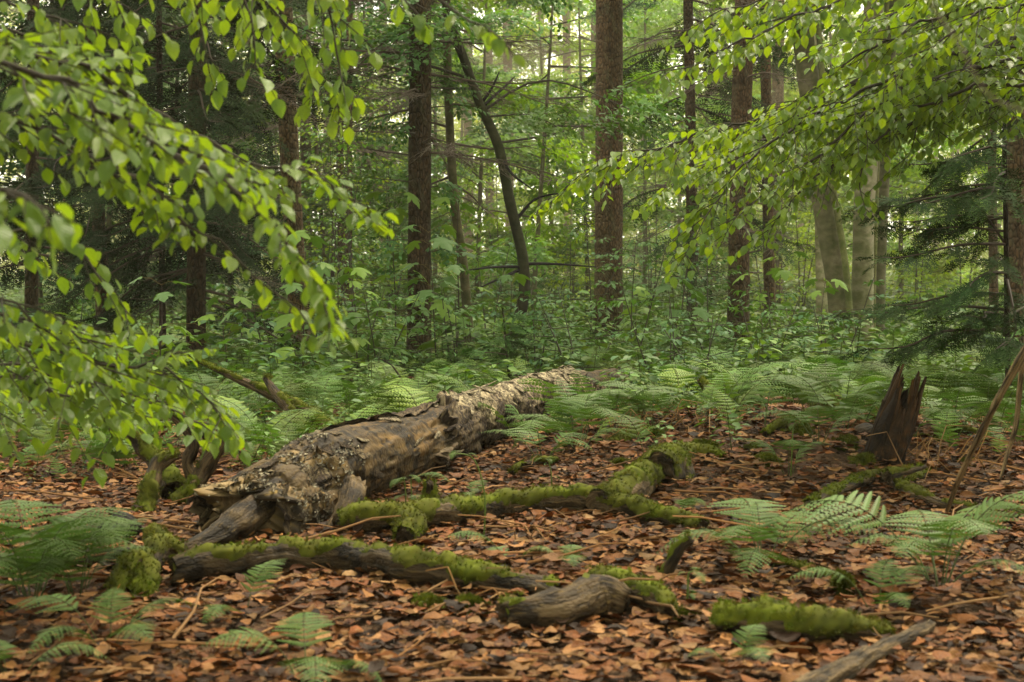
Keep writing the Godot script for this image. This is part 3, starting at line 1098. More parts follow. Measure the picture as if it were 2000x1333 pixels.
func shrub(called: String, label: String, base: Vector3, height: float, spread: float, stems: int, leaf: float, green: Color, per: int, sd: int, group := "") -> void:
	rng.seed = sd
	var root := thing(called, label, "shrub" if called != "young_beech" else "sapling", base, group)
	var where := []
	var tints := PackedColorArray()
	for k in maxi(2, stems - 2):
		var a := rng.randf() * TAU
		var top := Vector3(cos(a), 0, sin(a)) * spread * rng.randf_range(0.1, 0.6) + Vector3(0, height * rng.randf_range(0.7, 1.05), 0)
		var p := line([Vector3(cos(a), -0.3, sin(a)) * 0.05, top * 0.4 + jitter(0.08), top])
		var sm := smooth_path(p, radii(3, 0.006 + 0.004 * height, 0.003), 0.15)
		var g := Geo.new()
		tube(g, sm[0], sm[1], 5, Color(0.05, 0.04, 0.03))
		part("stem", g.mesh(), M["twig bark"], root)
		var pts: PackedVector3Array = sm[0]
		var arms := maxi(4, int(height * 8.0))
		for i in arms:
			var u := 0.12 + 0.88 * (i + rng.randf()) / arms
			var f := u * (pts.size() - 1)
			var at := pts[mini(int(f), pts.size() - 1)]
			var b := rng.randf() * TAU
			var out := Vector3(cos(b), rng.randf_range(-0.05, 0.3), sin(b)).normalized()
			var l := spread * rng.randf_range(0.35, 0.9) * (1.15 - 0.6 * u)
			var ag := Geo.new()
			tube(ag, line([at, at + out * l * 0.6, at + out * l - Vector3(0, 0.08 * l, 0)]), radii(3, 0.004, 0.0015), 4, Color(0.05, 0.04, 0.03))
			part("side_branch", ag.mesh(), M["twig bark"], root)
			for q in int(per * 1.6):
				var v := (q + rng.randf()) / (per * 1.6)
				var side := Vector3(-out.z, 0, out.x) * (1.0 if q % 2 == 0 else -1.0)
				var spot := at + out * l * v + side * rng.randf_range(0.0, 0.5) * l * (1.0 - v) - Vector3(0, 0.08 * l * v, 0) + jitter(0.02)
				where.append(Transform3D(aim(out * 0.6 + side * rng.randf_range(0.2, 1.0) + Vector3(0, rng.randf_range(-0.7, 0.05), 0), Vector3.UP + jitter(0.4), leaf * rng.randf_range(0.7, 1.25)), spot))
				tints.append(tone(green, 0.2, 0.1))
	swarm("foliage", S.small_leaf[sd % 2], M["bright leaf" if green.r > 0.15 else "soft leaf"], where, tints, root)

# ------------------------------------------------------------------ the fallen log
const LOG_A := Vector3(-0.95, 0.15, -4.95)
const LOG_B := Vector3(0.78, 0.14, -10.9)

func log_radius(t: float, a: float, s: float) -> float:   # t along 0..1, a round, s metres
	var r := lerpf(0.158, 0.128, t)
	var root_end := exp(-s * 2.6)
	r += 0.045 * root_end * (1.0 + 0.4 * sin(a * 3.0 + 0.6) + 0.25 * sin(a * 5.0 + 2.0))
	var near := smoothstep(0.0, 0.62, s)     # the torn end falls away from the top
	r *= lerpf(lerpf(1.05, 0.30, smoothstep(-0.3, 0.8, cos(a))), 1.0, near)
	r *= 1.0 + 0.07 * low_noise.get_noise_3d(cos(a) * 14.0, sin(a) * 14.0, s * 22.0)
	r += 0.010 * mid_noise.get_noise_3d(cos(a) * 26.0, sin(a) * 26.0, s * 18.0)
	r += (0.004 + 0.020 * root_end) * mid_noise.get_noise_3d(cos(a) * 60.0, sin(a) * 60.0, s * 70.0)
	r += (0.003 + 0.013 * root_end) * fine_noise.get_noise_3d(cos(a) * 50.0, sin(a) * 50.0, s * 90.0)
	# cracks that run along the grain
	var crack := absf(mid_noise.get_noise_3d(cos(a) * 34.0, sin(a) * 34.0, s * 5.0 + 700.0))
	r -= 0.016 * (1.0 - smoothstep(0.0, 0.05, crack))
	return r

func fallen_log() -> void:
	var root := thing("fallen_log", "big fallen trunk, bare wood at the near end and cream crusted bark farther back", "log", on_ground(LOG_A.x, LOG_A.z))
	var axis := (LOG_B - LOG_A)
	var length := axis.length()
	axis /= length
	var up := (Vector3.UP - axis * axis.y).normalized()
	var b := axis.cross(up)
	var sides := 96
	var rows := int(length / 0.016)
	var g := Geo.new()
	var h := Geo.new()
	for i in rows + 1:
		var t := float(i) / rows
		var s := t * length
		var c := LOG_A + axis * s + Vector3(0, G(LOG_A.x + axis.x * s, LOG_A.z + axis.z * s) * 0.7, 0) + b * 0.03 * sin(s * 1.3) - root.position
		for k in sides + 1:
			var a := TAU * (k % sides) / sides
			var o := up * cos(a) + b * sin(a)
			var r := log_radius(t, a, s)
			var hollow_shade := 0.0
			# hollows at the root end, their shade darkened into the vertex colour
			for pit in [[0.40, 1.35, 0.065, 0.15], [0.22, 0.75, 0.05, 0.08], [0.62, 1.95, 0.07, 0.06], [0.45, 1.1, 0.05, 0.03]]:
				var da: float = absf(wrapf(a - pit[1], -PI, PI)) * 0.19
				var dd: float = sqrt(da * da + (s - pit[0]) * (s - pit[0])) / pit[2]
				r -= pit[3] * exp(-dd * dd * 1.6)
				hollow_shade = maxf(hollow_shade, exp(-dd * dd * 1.3))
			if i == 0:
				r *= 0.55
			elif i == 1:
				r *= 0.85
			if t > 0.985:
				r *= lerpf(0.75, 1.0, (1.0 - t) / 0.015)
			var pt := c + o * r + axis * (0.12 * mid_noise.get_noise_2d(a * 14.0, 3.0) * exp(-s * 5.0))
			var m := low_noise.get_noise_3d(cos(a) * 40.0, sin(a) * 40.0, s * 26.0)
			var col := Color(0.30, 0.265, 0.21).lerp(Color(0.46, 0.34, 0.15), clampf(m * 1.6, 0.0, 1.0))
			col = col.lerp(Color(0.15, 0.14, 0.135), clampf(-m * 1.7, 0.0, 0.9))
			if s < 0.75:                  # pale flaking crust on the root end, olive wood below
				var crust := clampf(mid_noise.get_noise_3dv(pt * 180.0) * 1.6 + 0.55 - s * 0.5, 0.0, 1.0) * smoothstep(0.75, 0.35, s)
				col = col.lerp(Color(0.95, 0.88, 0.74), crust * 0.75)
			g.add(pt, Vector2(float(k) / sides * 1.0, s), col.lerp(Color(0.10, 0.085, 0.07), hollow_shade * 0.8))
			# bark: lies proud where it is left, dips below the wood where it has gone
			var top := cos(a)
			var left := smoothstep(1.75, 2.5, s + 0.42 * sin(a) * 1.3 + 0.35 * mid_noise.get_noise_3d(cos(a) * 18.0, sin(a) * 18.0, s * 14.0))
			left *= 1.0 - smoothstep(4.75, 5.05, s + 0.35 * mid_noise.get_noise_3d(cos(a) * 20.0, sin(a) * 20.0, s * 12.0))
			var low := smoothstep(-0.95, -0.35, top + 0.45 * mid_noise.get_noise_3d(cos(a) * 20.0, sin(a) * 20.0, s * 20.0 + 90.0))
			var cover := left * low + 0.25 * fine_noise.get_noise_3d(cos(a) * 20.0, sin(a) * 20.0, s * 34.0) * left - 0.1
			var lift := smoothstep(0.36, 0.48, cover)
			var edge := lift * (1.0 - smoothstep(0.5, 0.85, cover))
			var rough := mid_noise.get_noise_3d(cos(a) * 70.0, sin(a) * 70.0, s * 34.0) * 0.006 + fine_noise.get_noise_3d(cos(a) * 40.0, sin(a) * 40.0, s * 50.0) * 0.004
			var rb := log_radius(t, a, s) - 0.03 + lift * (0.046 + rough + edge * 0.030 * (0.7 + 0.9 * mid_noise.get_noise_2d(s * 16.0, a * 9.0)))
			var bc := Color(0.24, 0.205, 0.175).lerp(Color(1.05, 1.02, 0.98), smoothstep(0.05, 0.8, top + 0.9 * low_noise.get_noise_2d(s * 30.0, a * 10.0)))  # cream crust on top; the darker sides put their shade into the colour
			bc = bc.lerp(Color(0.22, 0.18, 0.15), edge * 0.85)
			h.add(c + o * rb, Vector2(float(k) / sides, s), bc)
	g.grid(0, rows + 1, sides + 1)
	h.grid(0, rows + 1, sides + 1)
	var nose := g.add(LOG_A + axis * 0.10 - root.position, Vector2(0.5, 0), Color(0.3, 0.27, 0.24))
	var tail := g.add(LOG_B - axis * 0.05 - root.position, Vector2(0.5, 0), Color(0.2, 0.17, 0.14))
	for k in sides:
		g.tri(nose, k, k + 1)
		g.tri(tail, rows * (sides + 1) + k + 1, rows * (sides + 1) + k)
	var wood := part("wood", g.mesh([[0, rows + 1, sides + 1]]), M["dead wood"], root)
	# pale flakes of old crust on the torn end
	rng.seed = 299
	var chips := []
	var tints := PackedColorArray()
	for k in 3200:
		var s := 0.72 * pow(rng.randf(), 0.8)
		var a := rng.randf_range(-2.0, 2.4)
		var i := int(s / length * rows)
		var kk := posmod(int(a / TAU * sides), sides)
		var q: Vector3 = g.v[i * (sides + 1) + kk]
		if mid_noise.get_noise_3dv(q * 70.0) < -0.3 + s * 0.75 - 0.25 * sin(a):
			continue
		var out := up * cos(a) + b * sin(a)
		chips.append(Transform3D(aim(axis + jitter(0.7), out + jitter(0.6), rng.randf_range(0.008, 0.021)), q + out * rng.randf_range(-0.002, 0.006)))
		tints.append(tone(Color(0.26, 0.23, 0.16).lerp(Color(0.10, 0.08, 0.058), rng.randf()), 0.25, 0.05))
	swarm("crust_flakes", S.dry[3], M["flake"], chips, tints, wood)
	# a ribbon of bark that still clings along the back of the bare part, its edges curled up
	var rb2 := Geo.new()
	var steps := 110
	for i in steps + 1:
		var s := lerpf(0.72, 2.75, float(i) / steps)
		var c := LOG_A + axis * s + Vector3(0, G(LOG_A.x + axis.x * s, LOG_A.z + axis.z * s) * 0.7, 0) + b * 0.03 * sin(s * 1.3) - root.position
		var mid := -0.42 - 0.22 * sin(s * 2.6)
		var half := 0.30 * sin(PI * clampf(float(i) / steps, 0.02, 0.98)) * (1.0 + 0.9 * mid_noise.get_noise_2d(s * 16.0, 31.0)) + 0.04
		for k in 9:
			var w := (k - 4) / 4.0
			var aa := mid + half * w
			var o := up * cos(aa) + b * sin(aa)
			var r := log_radius(s / length, aa, s) + 0.010 + 0.022 * w * w * (0.6 + mid_noise.get_noise_2d(s * 22.0, 60.0 + w)) + 0.004 * fine_noise.get_noise_2d(s * 60.0, w * 20.0)
			rb2.add(c + o * r, Vector2(0.1 * k, s), Color(0.32, 0.27, 0.23) * (0.7 + 0.5 * absf(w)))
	rb2.grid(0, steps + 1, 9)
	part("bark_ribbon", rb2.mesh(), M["crusty bark"], root)
	# plates of bark, cracked apart
	for k in 190:
		var s := rng.randf_range(2.3, 4.9)
		var a := rng.randf_range(-1.5, 2.2)
		var i := int(s / length * rows)
		var kk := posmod(int(a / TAU * sides), sides)
		var q: Vector3 = h.v[i * (sides + 1) + kk]
		var q2: Vector3 = g.v[i * (sides + 1) + kk]
		var out := up * cos(a) + b * sin(a)
		if (q - q2).dot(out) < 0.0:
			continue
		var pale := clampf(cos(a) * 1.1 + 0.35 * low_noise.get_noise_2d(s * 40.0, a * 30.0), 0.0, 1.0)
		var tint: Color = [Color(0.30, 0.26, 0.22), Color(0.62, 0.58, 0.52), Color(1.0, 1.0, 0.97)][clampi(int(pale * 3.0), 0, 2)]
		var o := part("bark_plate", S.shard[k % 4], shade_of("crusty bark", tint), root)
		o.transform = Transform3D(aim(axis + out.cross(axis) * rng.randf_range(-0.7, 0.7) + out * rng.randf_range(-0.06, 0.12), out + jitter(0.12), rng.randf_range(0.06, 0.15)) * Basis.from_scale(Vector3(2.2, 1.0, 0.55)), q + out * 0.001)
	for k in 95:
		var s := 0.04 + 0.75 * rng.randf()
		var a := rng.randf_range(-1.9, 2.0)
		var q: Vector3 = g.v[int(s / length * rows) * (sides + 1) + posmod(int(a / TAU * sides), sides)]
		var out := up * cos(a) + b * sin(a)
		var tint: Color = [Color(0.95, 0.94, 0.9), Color(0.55, 0.5, 0.44), Color(0.24, 0.2, 0.17)][k % 3]
		var o := part("bark_plate", S.shard[k % 4], shade_of("crusty bark", tint), root)
		o.transform = Transform3D(aim(axis + out.cross(axis) * rng.randf_range(-0.6, 0.6) + out * rng.randf_range(-0.1, 0.25), out + jitter(0.25), rng.randf_range(0.05, 0.12)) * Basis.from_scale(Vector3(2.3, 1.0, 0.7)), q)
	# torn fibres round the broken end, and strips of bark that have come loose
	for k in 44:
		var s := 0.5 * pow(rng.randf(), 1.3)
		var a := rng.randf_range(-2.2, 2.6)
		var i := int(s / length * rows)
		var q: Vector3 = g.v[i * (sides + 1) + posmod(int(a / TAU * sides), sides)]
		var out := up * cos(a) + b * sin(a)
		var o := part("splinter", S.shard[k % 4], M["dead wood"] if k % 3 else M["crusty bark"], root)
		o.transform = Transform3D(aim(-axis + out * rng.randf_range(-0.25, 0.45) + jitter(0.3), out + jitter(0.5), rng.randf_range(0.05, 0.15)), q - out * 0.012 + axis * 0.03)
	for k in 26:
		var s := rng.randf_range(0.9, 5.0)
		var a := rng.randf_range(-1.3, 1.9)
		var i := int(s / length * rows)
		var q: Vector3 = h.v[i * (sides + 1) + posmod(int(a / TAU * sides), sides)]
		var q2: Vector3 = g.v[i * (sides + 1) + posmod(int(a / TAU * sides), sides)]
		var out := up * cos(a) + b * sin(a)
		var o := part("bark_strip", S.shard[k % 4], M["crusty bark"], root)
		o.transform = Transform3D(aim(axis * (1.0 if k % 2 else -1.0) + out * rng.randf_range(0.0, 0.2) + out.cross(axis) * rng.randf_range(-0.5, 0.5), out, rng.randf_range(0.10, 0.26)), (q if (q - q2).dot(out) > 0 else q2))
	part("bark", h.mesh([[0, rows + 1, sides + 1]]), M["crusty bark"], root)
	# roots of the torn end
	wood_piece(root, "root", path_of([[560, 955, 5.15], [480, 1010, 4.9], [410, 1060, 4.72], [345, 1092, 4.62]]), PackedFloat32Array([0.085, 0.062, 0.042, 0.026]), 0.0, 301, 0.53)
	wood_piece(root, "root", path_of([[520, 925, 5.3], [455, 950, 5.2], [420, 985, 5.1], [385, 1028, 5.0]]), PackedFloat32Array([0.05, 0.03, 0.018, 0.008]), 0.0, 302, 0.71)
	wood_piece(root, "root", path_of([[690, 950, 5.3], [680, 990, 5.15], [640, 1040, 5.02]]), PackedFloat32Array([0.055, 0.04, 0.022]), 0.0, 305, 0.68)
	wood_piece(root, "side_spur", path_of([[1110, 790, 9.3], [1088, 812, 9.0]]), PackedFloat32Array([0.022, 0.03]), 0.0, 306, 1.2)
	wood_piece(root, "splinter", path_of([[590, 893, 5.6], [576, 878, 5.55]]), PackedFloat32Array([0.03, 0.018]), 0.0, 307, 1.0)

func shade_of(base: String, c: Color) -> StandardMaterial3D:   # the same wood in another natural tone
	var key := base + str(c)
	if not M.has(key):
		var m: StandardMaterial3D = M[base].duplicate()
		m.albedo_color = c.linear_to_srgb()
		M[key] = m
	return M[key]

func broken_stump() -> void:
	var base := gp(1722, 900)
	var root := thing("broken_stump", "dark jagged broken stump leaning right among the ferns", "stump", base)
	var g := Geo.new()
	var sides := 60
	var rows := 44
	for i in rows + 1:
		var t := float(i) / rows
		for k in sides + 1:
			var a := TAU * (k % sides) / sides
			var tall := 0.26 + 0.06 * pow(maxf(0.0, cos(a - 3.0)), 3.0) + 0.05 * pow(maxf(0.0, cos(a + 0.2)), 4.0) + 0.05 * mid_noise.get_noise_2d(a * 16.0, 8.0) + 0.03 * fine_noise.get_noise_2d(a * 24.0, 2.0)
			var ridge := mid_noise.get_noise_3d(cos(a) * 36.0, sin(a) * 36.0, t * 10.0) + 0.6 * fine_noise.get_noise_3d(cos(a) * 30.0, sin(a) * 30.0, t * 8.0)
			var r := lerpf(0.086, 0.07, t) * (1.0 + 0.28 * ridge) + 0.045 * exp(-t * 9.0)
			var y := tall * t - 0.05
			var q := Vector3(cos(a) * r + 0.075 * t, y, sin(a) * r * 0.9)
			var col := Color(0.17, 0.12, 0.085).lerp(Color(0.07, 0.052, 0.042), clampf(0.5 + ridge, 0.0, 1.0))
			g.add(q, Vector2(float(k) / sides, t * 0.5), col)
	for j in 3:                           # the hollow inside
		for k in sides + 1:
			var q: Vector3 = g.v[rows * (sides + 1) + k]
			var m := Vector3(0.075, q.y, 0)
			g.add(m.lerp(q, [0.72, 0.5, 0.05][j]) - Vector3(0, [0.03, 0.14, 0.2][j], 0), Vector2(float(k) / sides, 0.5), Color(0.14, 0.10, 0.08))
	g.grid(0, rows + 4, sides + 1)
	part("wood", g.mesh([[0, rows + 4, sides + 1]]), M["dead wood"], root)
	rng.seed = 319
	for k in 34:
		var a := TAU * k / 34.0 + rng.randf_range(-0.12, 0.12)
		var tall := 0.36 + 0.16 * pow(maxf(0.0, cos(a - 3.0)), 2.0) + 0.10 * pow(maxf(0.0, cos(a + 0.2)), 3.0) + rng.randf_range(-0.06, 0.02)
		var o := part("splinter", S.shard[k % 4], shade_of("dead wood", [Color(0.16, 0.11, 0.075), Color(0.09, 0.065, 0.05), Color(0.26, 0.17, 0.09)][k % 3]), root)
		var foot := Vector3(cos(a) * 0.076, -0.02, sin(a) * 0.07)
		o.transform = Transform3D(aim(Vector3(0.30 - cos(a) * 0.05, 1.0, -sin(a) * 0.05) + jitter(0.05), Vector3(cos(a), 0, sin(a)), 1.0) * Basis.from_scale(Vector3(0.40, tall * rng.randf_range(0.75, 1.05), 0.55)), foot)
	wood_piece(root, "root", path_of([[1715, 855, 7.3], [1685, 850, 7.2], [1675, 880, 7.1], [1690, 905, 7.0]]), PackedFloat32Array([0.06, 0.055, 0.05, 0.03]), 0.0, 320, 0.45)
	wood_piece(root, "root", path_of([[1755, 880, 7.3], [1785, 895, 7.2], [1840, 925, 7.0]]), PackedFloat32Array([0.05, 0.03, 0.014]), 0.7, 321, 0.6)

func dead_wood() -> void:
	fallen_log()
	broken_stump()
	var t := thing("mossy_branch", "long moss covered branch lying in the leaves in front of the fallen log", "branch", gp(1000, 1035))
	wood_piece(t, "stem", path_of([[660, 1022, 0], [740, 1015, 0], [850, 1003, 0], [950, 992, 0], [1060, 982, 0], [1150, 980, 0], [1240, 995, 0], [1310, 1012, 0], [1375, 1028, 0]], PackedFloat32Array([0.038, 0.050, 0.046, 0.043, 0.047, 0.047, 0.039, 0.03, 0.018])), PackedFloat32Array([0.038, 0.050, 0.046, 0.043, 0.047, 0.047, 0.039, 0.03, 0.018]), 0.42, 330, 0.6)
	wood_piece(t, "fork", path_of([[1170, 985, 0], [1225, 962, 0], [1270, 925, 0], [1300, 900, 0]], PackedFloat32Array([0.05, 0.062, 0.065, 0.06])), PackedFloat32Array([0.05, 0.062, 0.065, 0.06]), 0.62, 331, 0.7)
	wood_piece(t, "broken_end", path_of([[1285, 912, 0], [1335, 892, 0], [1385, 892, 0], [1412, 900, 0]], PackedFloat32Array([0.068, 0.062, 0.045, 0.025])), PackedFloat32Array([0.068, 0.062, 0.045, 0.025]), 0.5, 332, 0.6)
	wood_piece(t, "root", path_of([[1318, 900, 6.3], [1318, 930, 6.15], [1312, 962, 6.1]]), PackedFloat32Array([0.05, 0.045, 0.035]), 0.1, 333, 0.6)
	wood_piece(t, "root", path_of([[1335, 905, 6.3], [1345, 935, 6.2], [1340, 960, 6.15]]), PackedFloat32Array([0.04, 0.035, 0.025]), 0.1, 334, 0.5)
	wood_piece(t, "stub", path_of([[828, 1000, 5.4], [838, 968, 5.4], [840, 945, 5.38]]), PackedFloat32Array([0.03, 0.022, 0.014]), 0.9, 335, 0.6)
	wood_piece(t, "stub", path_of([[790, 1010, 0], [800, 1035, 0], [790, 1052, 0]], PackedFloat32Array([0.05, 0.045, 0.03])), PackedFloat32Array([0.05, 0.045, 0.03]), 0.7, 336, 0.6)
	t = thing("mossy_branch", "dark fallen branch with moss along its back, ending at the short broken log", "branch", gp(700, 1135))
	wood_piece(t, "stem", path_of([[340, 1115, 0], [450, 1098, 0], [560, 1090, 0], [680, 1090, 0], [790, 1108, 0], [880, 1122, 0], [980, 1138, 0], [1085, 1158, 0]], PackedFloat32Array([0.048, 0.046, 0.044, 0.044, 0.044, 0.042, 0.038, 0.032])), PackedFloat32Array([0.048, 0.046, 0.044, 0.044, 0.044, 0.042, 0.038, 0.032]), 0.12, 340, 0.40)
	t = thing("short_log", "short broken log with a grey sawn looking end, tip of moss on its top", "log", gp(1110, 1215))
	wood_piece(t, "stem", path_of([[985, 1200, 0], [1080, 1186, 0], [1165, 1170, 0], [1218, 1178, 0]], PackedFloat32Array([0.035, 0.05, 0.053, 0.04])), PackedFloat32Array([0.035, 0.05, 0.053, 0.04]), 0.06, 345, 0.7)
	t = thing("mossy_branch", "mossy stick with an upright stub, right of the short broken log", "branch", gp(1300, 1195))
	wood_piece(t, "stem", path_of([[1165, 1132, 0], [1230, 1152, 0], [1295, 1182, 0], [1305, 1200, 0]], PackedFloat32Array([0.03, 0.034, 0.03, 0.02])), PackedFloat32Array([0.03, 0.034, 0.03, 0.02]), 0.7, 350, 0.55)
	wood_piece(t, "stub", path_of([[1288, 1155, 4.25], [1306, 1110, 4.25], [1330, 1072, 4.25], [1350, 1056, 4.24]]), PackedFloat32Array([0.024, 0.018, 0.015, 0.012]), 0.45, 351, 0.45)
	t = thing("mossy_log", "low cushion of moss over a rotten log, front right", "log", gp(1530, 1228))
	wood_piece(t, "stem", path_of([[1405, 1212, 0], [1500, 1214, 0], [1590, 1222, 0], [1660, 1230, 0], [1735, 1240, 0]], PackedFloat32Array([0.035, 0.046, 0.042, 0.03, 0.012])), PackedFloat32Array([0.035, 0.046, 0.042, 0.03, 0.012]), 0.7, 355, 0.5)
	t = thing("mossy_branch", "mossy branch arching out of the leaves right of the fallen log", "branch", gp(1100, 935))
	wood_piece(t, "stem", path_of([[1085, 935, 6.9], [1140, 905, 7.1], [1190, 876, 7.25], [1230, 857, 7.35], [1270, 850, 7.4], [1302, 862, 7.4]]), PackedFloat32Array([0.03, 0.04, 0.042, 0.04, 0.034, 0.022]), 0.6, 360, 0.5)
	t = thing("mossy_snag", "mossy snag with a pale broken tip, sticking up at an angle among the ferns", "snag", gp(1425, 845))
	wood_piece(t, "stem", path_of([[1366, 742, 8.3], [1392, 772, 8.25], [1415, 800, 8.2], [1425, 830, 8.2], [1420, 862, 8.15]]), PackedFloat32Array([0.018, 0.032, 0.045, 0.055, 0.05]), 0.45, 365, 0.8)
	wood_piece(t, "root", path_of([[1425, 800, 8.2], [1455, 795, 8.2], [1475, 812, 8.15], [1485, 850, 8.1]]), PackedFloat32Array([0.05, 0.055, 0.045, 0.03]), 0.7, 366, 0.4)
	t = thing("mossy_log", "mossy rotten log behind the dark jagged stump", "log", gp(1640, 850))
	wood_piece(t, "stem", path_of([[1590, 800, 8.3], [1640, 805, 8.1], [1690, 822, 7.9], [1740, 838, 7.7]]), PackedFloat32Array([0.05, 0.06, 0.055, 0.03]), 0.75, 368, 0.45)
	t = thing("bent_stick", "bare bent stick resting on the leaves below the dark jagged stump", "stick", gp(1720, 975))
	wood_piece(t, "stem", path_of([[1580, 988, 0], [1640, 958, 0], [1700, 935, 0], [1730, 930, 0], [1765, 955, 0], [1830, 983, 0], [1905, 995, 0]], PackedFloat32Array([0.016, 0.022, 0.026, 0.03, 0.026, 0.022, 0.015])), PackedFloat32Array([0.016, 0.022, 0.026, 0.03, 0.026, 0.022, 0.015]), 0.12, 370, 0.6)
	wood_piece(t, "fork", path_of([[1735, 930, 6.0], [1775, 920, 6.1], [1808, 912, 6.2]]), PackedFloat32Array([0.02, 0.014, 0.008]), 0.2, 371, 0.6)
	t = thing("leaning_stick", "pale thin stick leaning in from the right edge down to the bent stick", "stick", P(1850, 995, 4.7))
	wood_piece(t, "stem", path_of([[2060, 590, 4.3], [2000, 690, 4.35], [1940, 800, 4.45], [1885, 910, 4.6], [1850, 998, 4.75]]), PackedFloat32Array([0.013, 0.012, 0.011, 0.009, 0.007]), 0.0, 375, 1.9)
	t = thing("leaning_stick", "second pale stick, lower and nearly upright at the right edge", "stick", P(1975, 900, 5.2))
	wood_piece(t, "stem", path_of([[2000, 680, 5.2], [1992, 760, 5.2], [1985, 830, 5.2], [1970, 880, 5.2], [1955, 935, 5.15]]), PackedFloat32Array([0.011, 0.010, 0.010, 0.008, 0.005]), 0.0, 376, 1.8)
	t = thing("front_stick", "grey blurred stick at the bottom edge, front right", "stick", gp(1700, 1300))
	wood_piece(t, "stem", path_of([[1560, 1360, 0], [1640, 1312, 0], [1730, 1268, 0], [1815, 1226, 0]], PackedFloat32Array([0.03, 0.026, 0.022, 0.017])), PackedFloat32Array([0.03, 0.026, 0.022, 0.017]), 0.0, 378, 0.75)
	t = thing("fallen_bough", "bare broken bough with a mossy elbow rising to the left behind the fallen log", "branch", gp(620, 880))
	wood_piece(t, "stem", path_of([[384, 705, 8.4], [450, 735, 8.3], [520, 768, 8.2], [580, 797, 8.1], [625, 822, 7.9], [645, 850, 7.7], [625, 885, 7.5]]), PackedFloat32Array([0.010, 0.018, 0.028, 0.034, 0.034, 0.042, 0.05]), 0.4, 380, 0.6)
	wood_piece(t, "fork", path_of([[518, 738, 8.1], [540, 772, 8.0], [568, 808, 7.9], [592, 845, 7.75], [612, 880, 7.6]]), PackedFloat32Array([0.016, 0.03, 0.033, 0.03, 0.026]), 0.3, 381, 0.6)
	t = thing("crooked_snag", "crooked mossy branch standing left of the log's root end, with a thick dark upper arm", "snag", gp(290, 1025))
	wood_piece(t, "stem", path_of([[265, 1035, 5.4], [285, 985, 5.5], [296, 940, 5.55], [310, 905, 5.6], [350, 888, 5.65]]), PackedFloat32Array([0.03, 0.032, 0.034, 0.03, 0.016]), 0.4, 385, 0.75)
	wood_piece(t, "arm", path_of([[252, 845, 5.9], [280, 872, 5.9], [305, 905, 5.85], [325, 935, 5.8], [335, 960, 5.75]]), PackedFloat32Array([0.022, 0.036, 0.042, 0.045, 0.05]), 0.55, 386, 0.4)
	t = thing("forked_snag", "forked bare root with twisted prongs standing between the crooked snag and the log", "snag", gp(355, 990))
	wood_piece(t, "stem", path_of([[350, 990, 5.7], [375, 955, 5.75], [400, 915, 5.8], [425, 880, 5.8], [440, 855, 5.8]]), PackedFloat32Array([0.04, 0.04, 0.035, 0.03, 0.012]), 0.1, 388, 0.6)
	wood_piece(t, "prong", path_of([[380, 940, 5.8], [366, 905, 5.8], [378, 868, 5.8], [360, 835, 5.8], [330, 808, 5.8]]), PackedFloat32Array([0.03, 0.025, 0.027, 0.022, 0.014]), 0.1, 389, 0.6)
	wood_piece(t, "prong", path_of([[400, 905, 5.82], [404, 870, 5.82], [396, 840, 5.82]]), PackedFloat32Array([0.022, 0.018, 0.01]), 0.0, 390, 0.6)
	t = thing("mossy_root_claw", "claw of mossy roots standing on the leaves, front left", "root", gp(290, 1195))
	wood_piece(t, "root", path_of([[345, 1080, 4.55], [310, 1075, 4.5], [288, 1110, 4.35], [290, 1160, 4.2], [300, 1215, 4.05]]), PackedFloat32Array([0.036, 0.040, 0.034, 0.026, 0.014]), 0.30, 392, 0.5)
	wood_piece(t, "root", path_of([[300, 1050, 4.65], [322, 1085, 4.55], [340, 1130, 4.45], [350, 1155, 4.4]]), PackedFloat32Array([0.036, 0.032, 0.026, 0.014]), 0.08, 393, 0.7)
	wood_piece(t, "root", path_of([[290, 1100, 4.4], [250, 1105, 4.3], [232, 1140, 4.2], [215, 1195, 4.1]]), PackedFloat32Array([0.030, 0.028, 0.022, 0.010]), 0.42, 394, 0.45)
	wood_piece(t, "root", path_of([[270, 1110, 4.35], [268, 1150, 4.2], [256, 1200, 4.1]]), PackedFloat32Array([0.020, 0.018, 0.009]), 0.2, 395, 0.7)
	t = thing("dark_branch", "dark wet branch lying behind the tall fern at the left edge", "branch", gp(60, 1120))
	wood_piece(t, "stem", path_of([[-80, 1112, 0], [60, 1100, 0], [170, 1092, 0], [290, 1085, 0]], PackedFloat32Array([0.03, 0.032, 0.03, 0.03])), PackedFloat32Array([0.03, 0.032, 0.03, 0.03]), 0.0, 397, 0.25)
	t = thing("bark_shard", "black shard of bark lying left of the mossy root claw", "bark", gp(240, 1050))
	wood_piece(t, "stem", path_of([[185, 1050, 0], [235, 1032, 0], [275, 1042, 0]], PackedFloat32Array([0.015, 0.05, 0.02])), PackedFloat32Array([0.015, 0.05, 0.02]), 0.0, 398, 0.12)
	t = thing("decayed_wood", "torn pale wood standing up where the log vanishes under the ferns", "stump", gp(1280, 735))
	wood_piece(t, "stem", path_of([[1175, 752, 12.0], [1230, 730, 13.0], [1275, 716, 13.8]]), PackedFloat32Array([0.09, 0.10, 0.09]), 0.1, 401, 0.25)
	wood_piece(t, "spike", path_of([[1275, 725, 13.6], [1282, 700, 13.6], [1280, 682, 13.6]]), PackedFloat32Array([0.07, 0.045, 0.012]), 0.0, 402, 1.2)
	wood_piece(t, "spike", path_of([[1252, 720, 13.6], [1250, 698, 13.6], [1254, 685, 13.6]]), PackedFloat32Array([0.05, 0.03, 0.012]), 0.0, 403, 0.3)
	wood_piece(t, "spike", path_of([[1285, 715, 13.6], [1310, 700, 13.7], [1328, 692, 13.8]]), PackedFloat32Array([0.05, 0.03, 0.01]), 0.0, 404, 0.9)
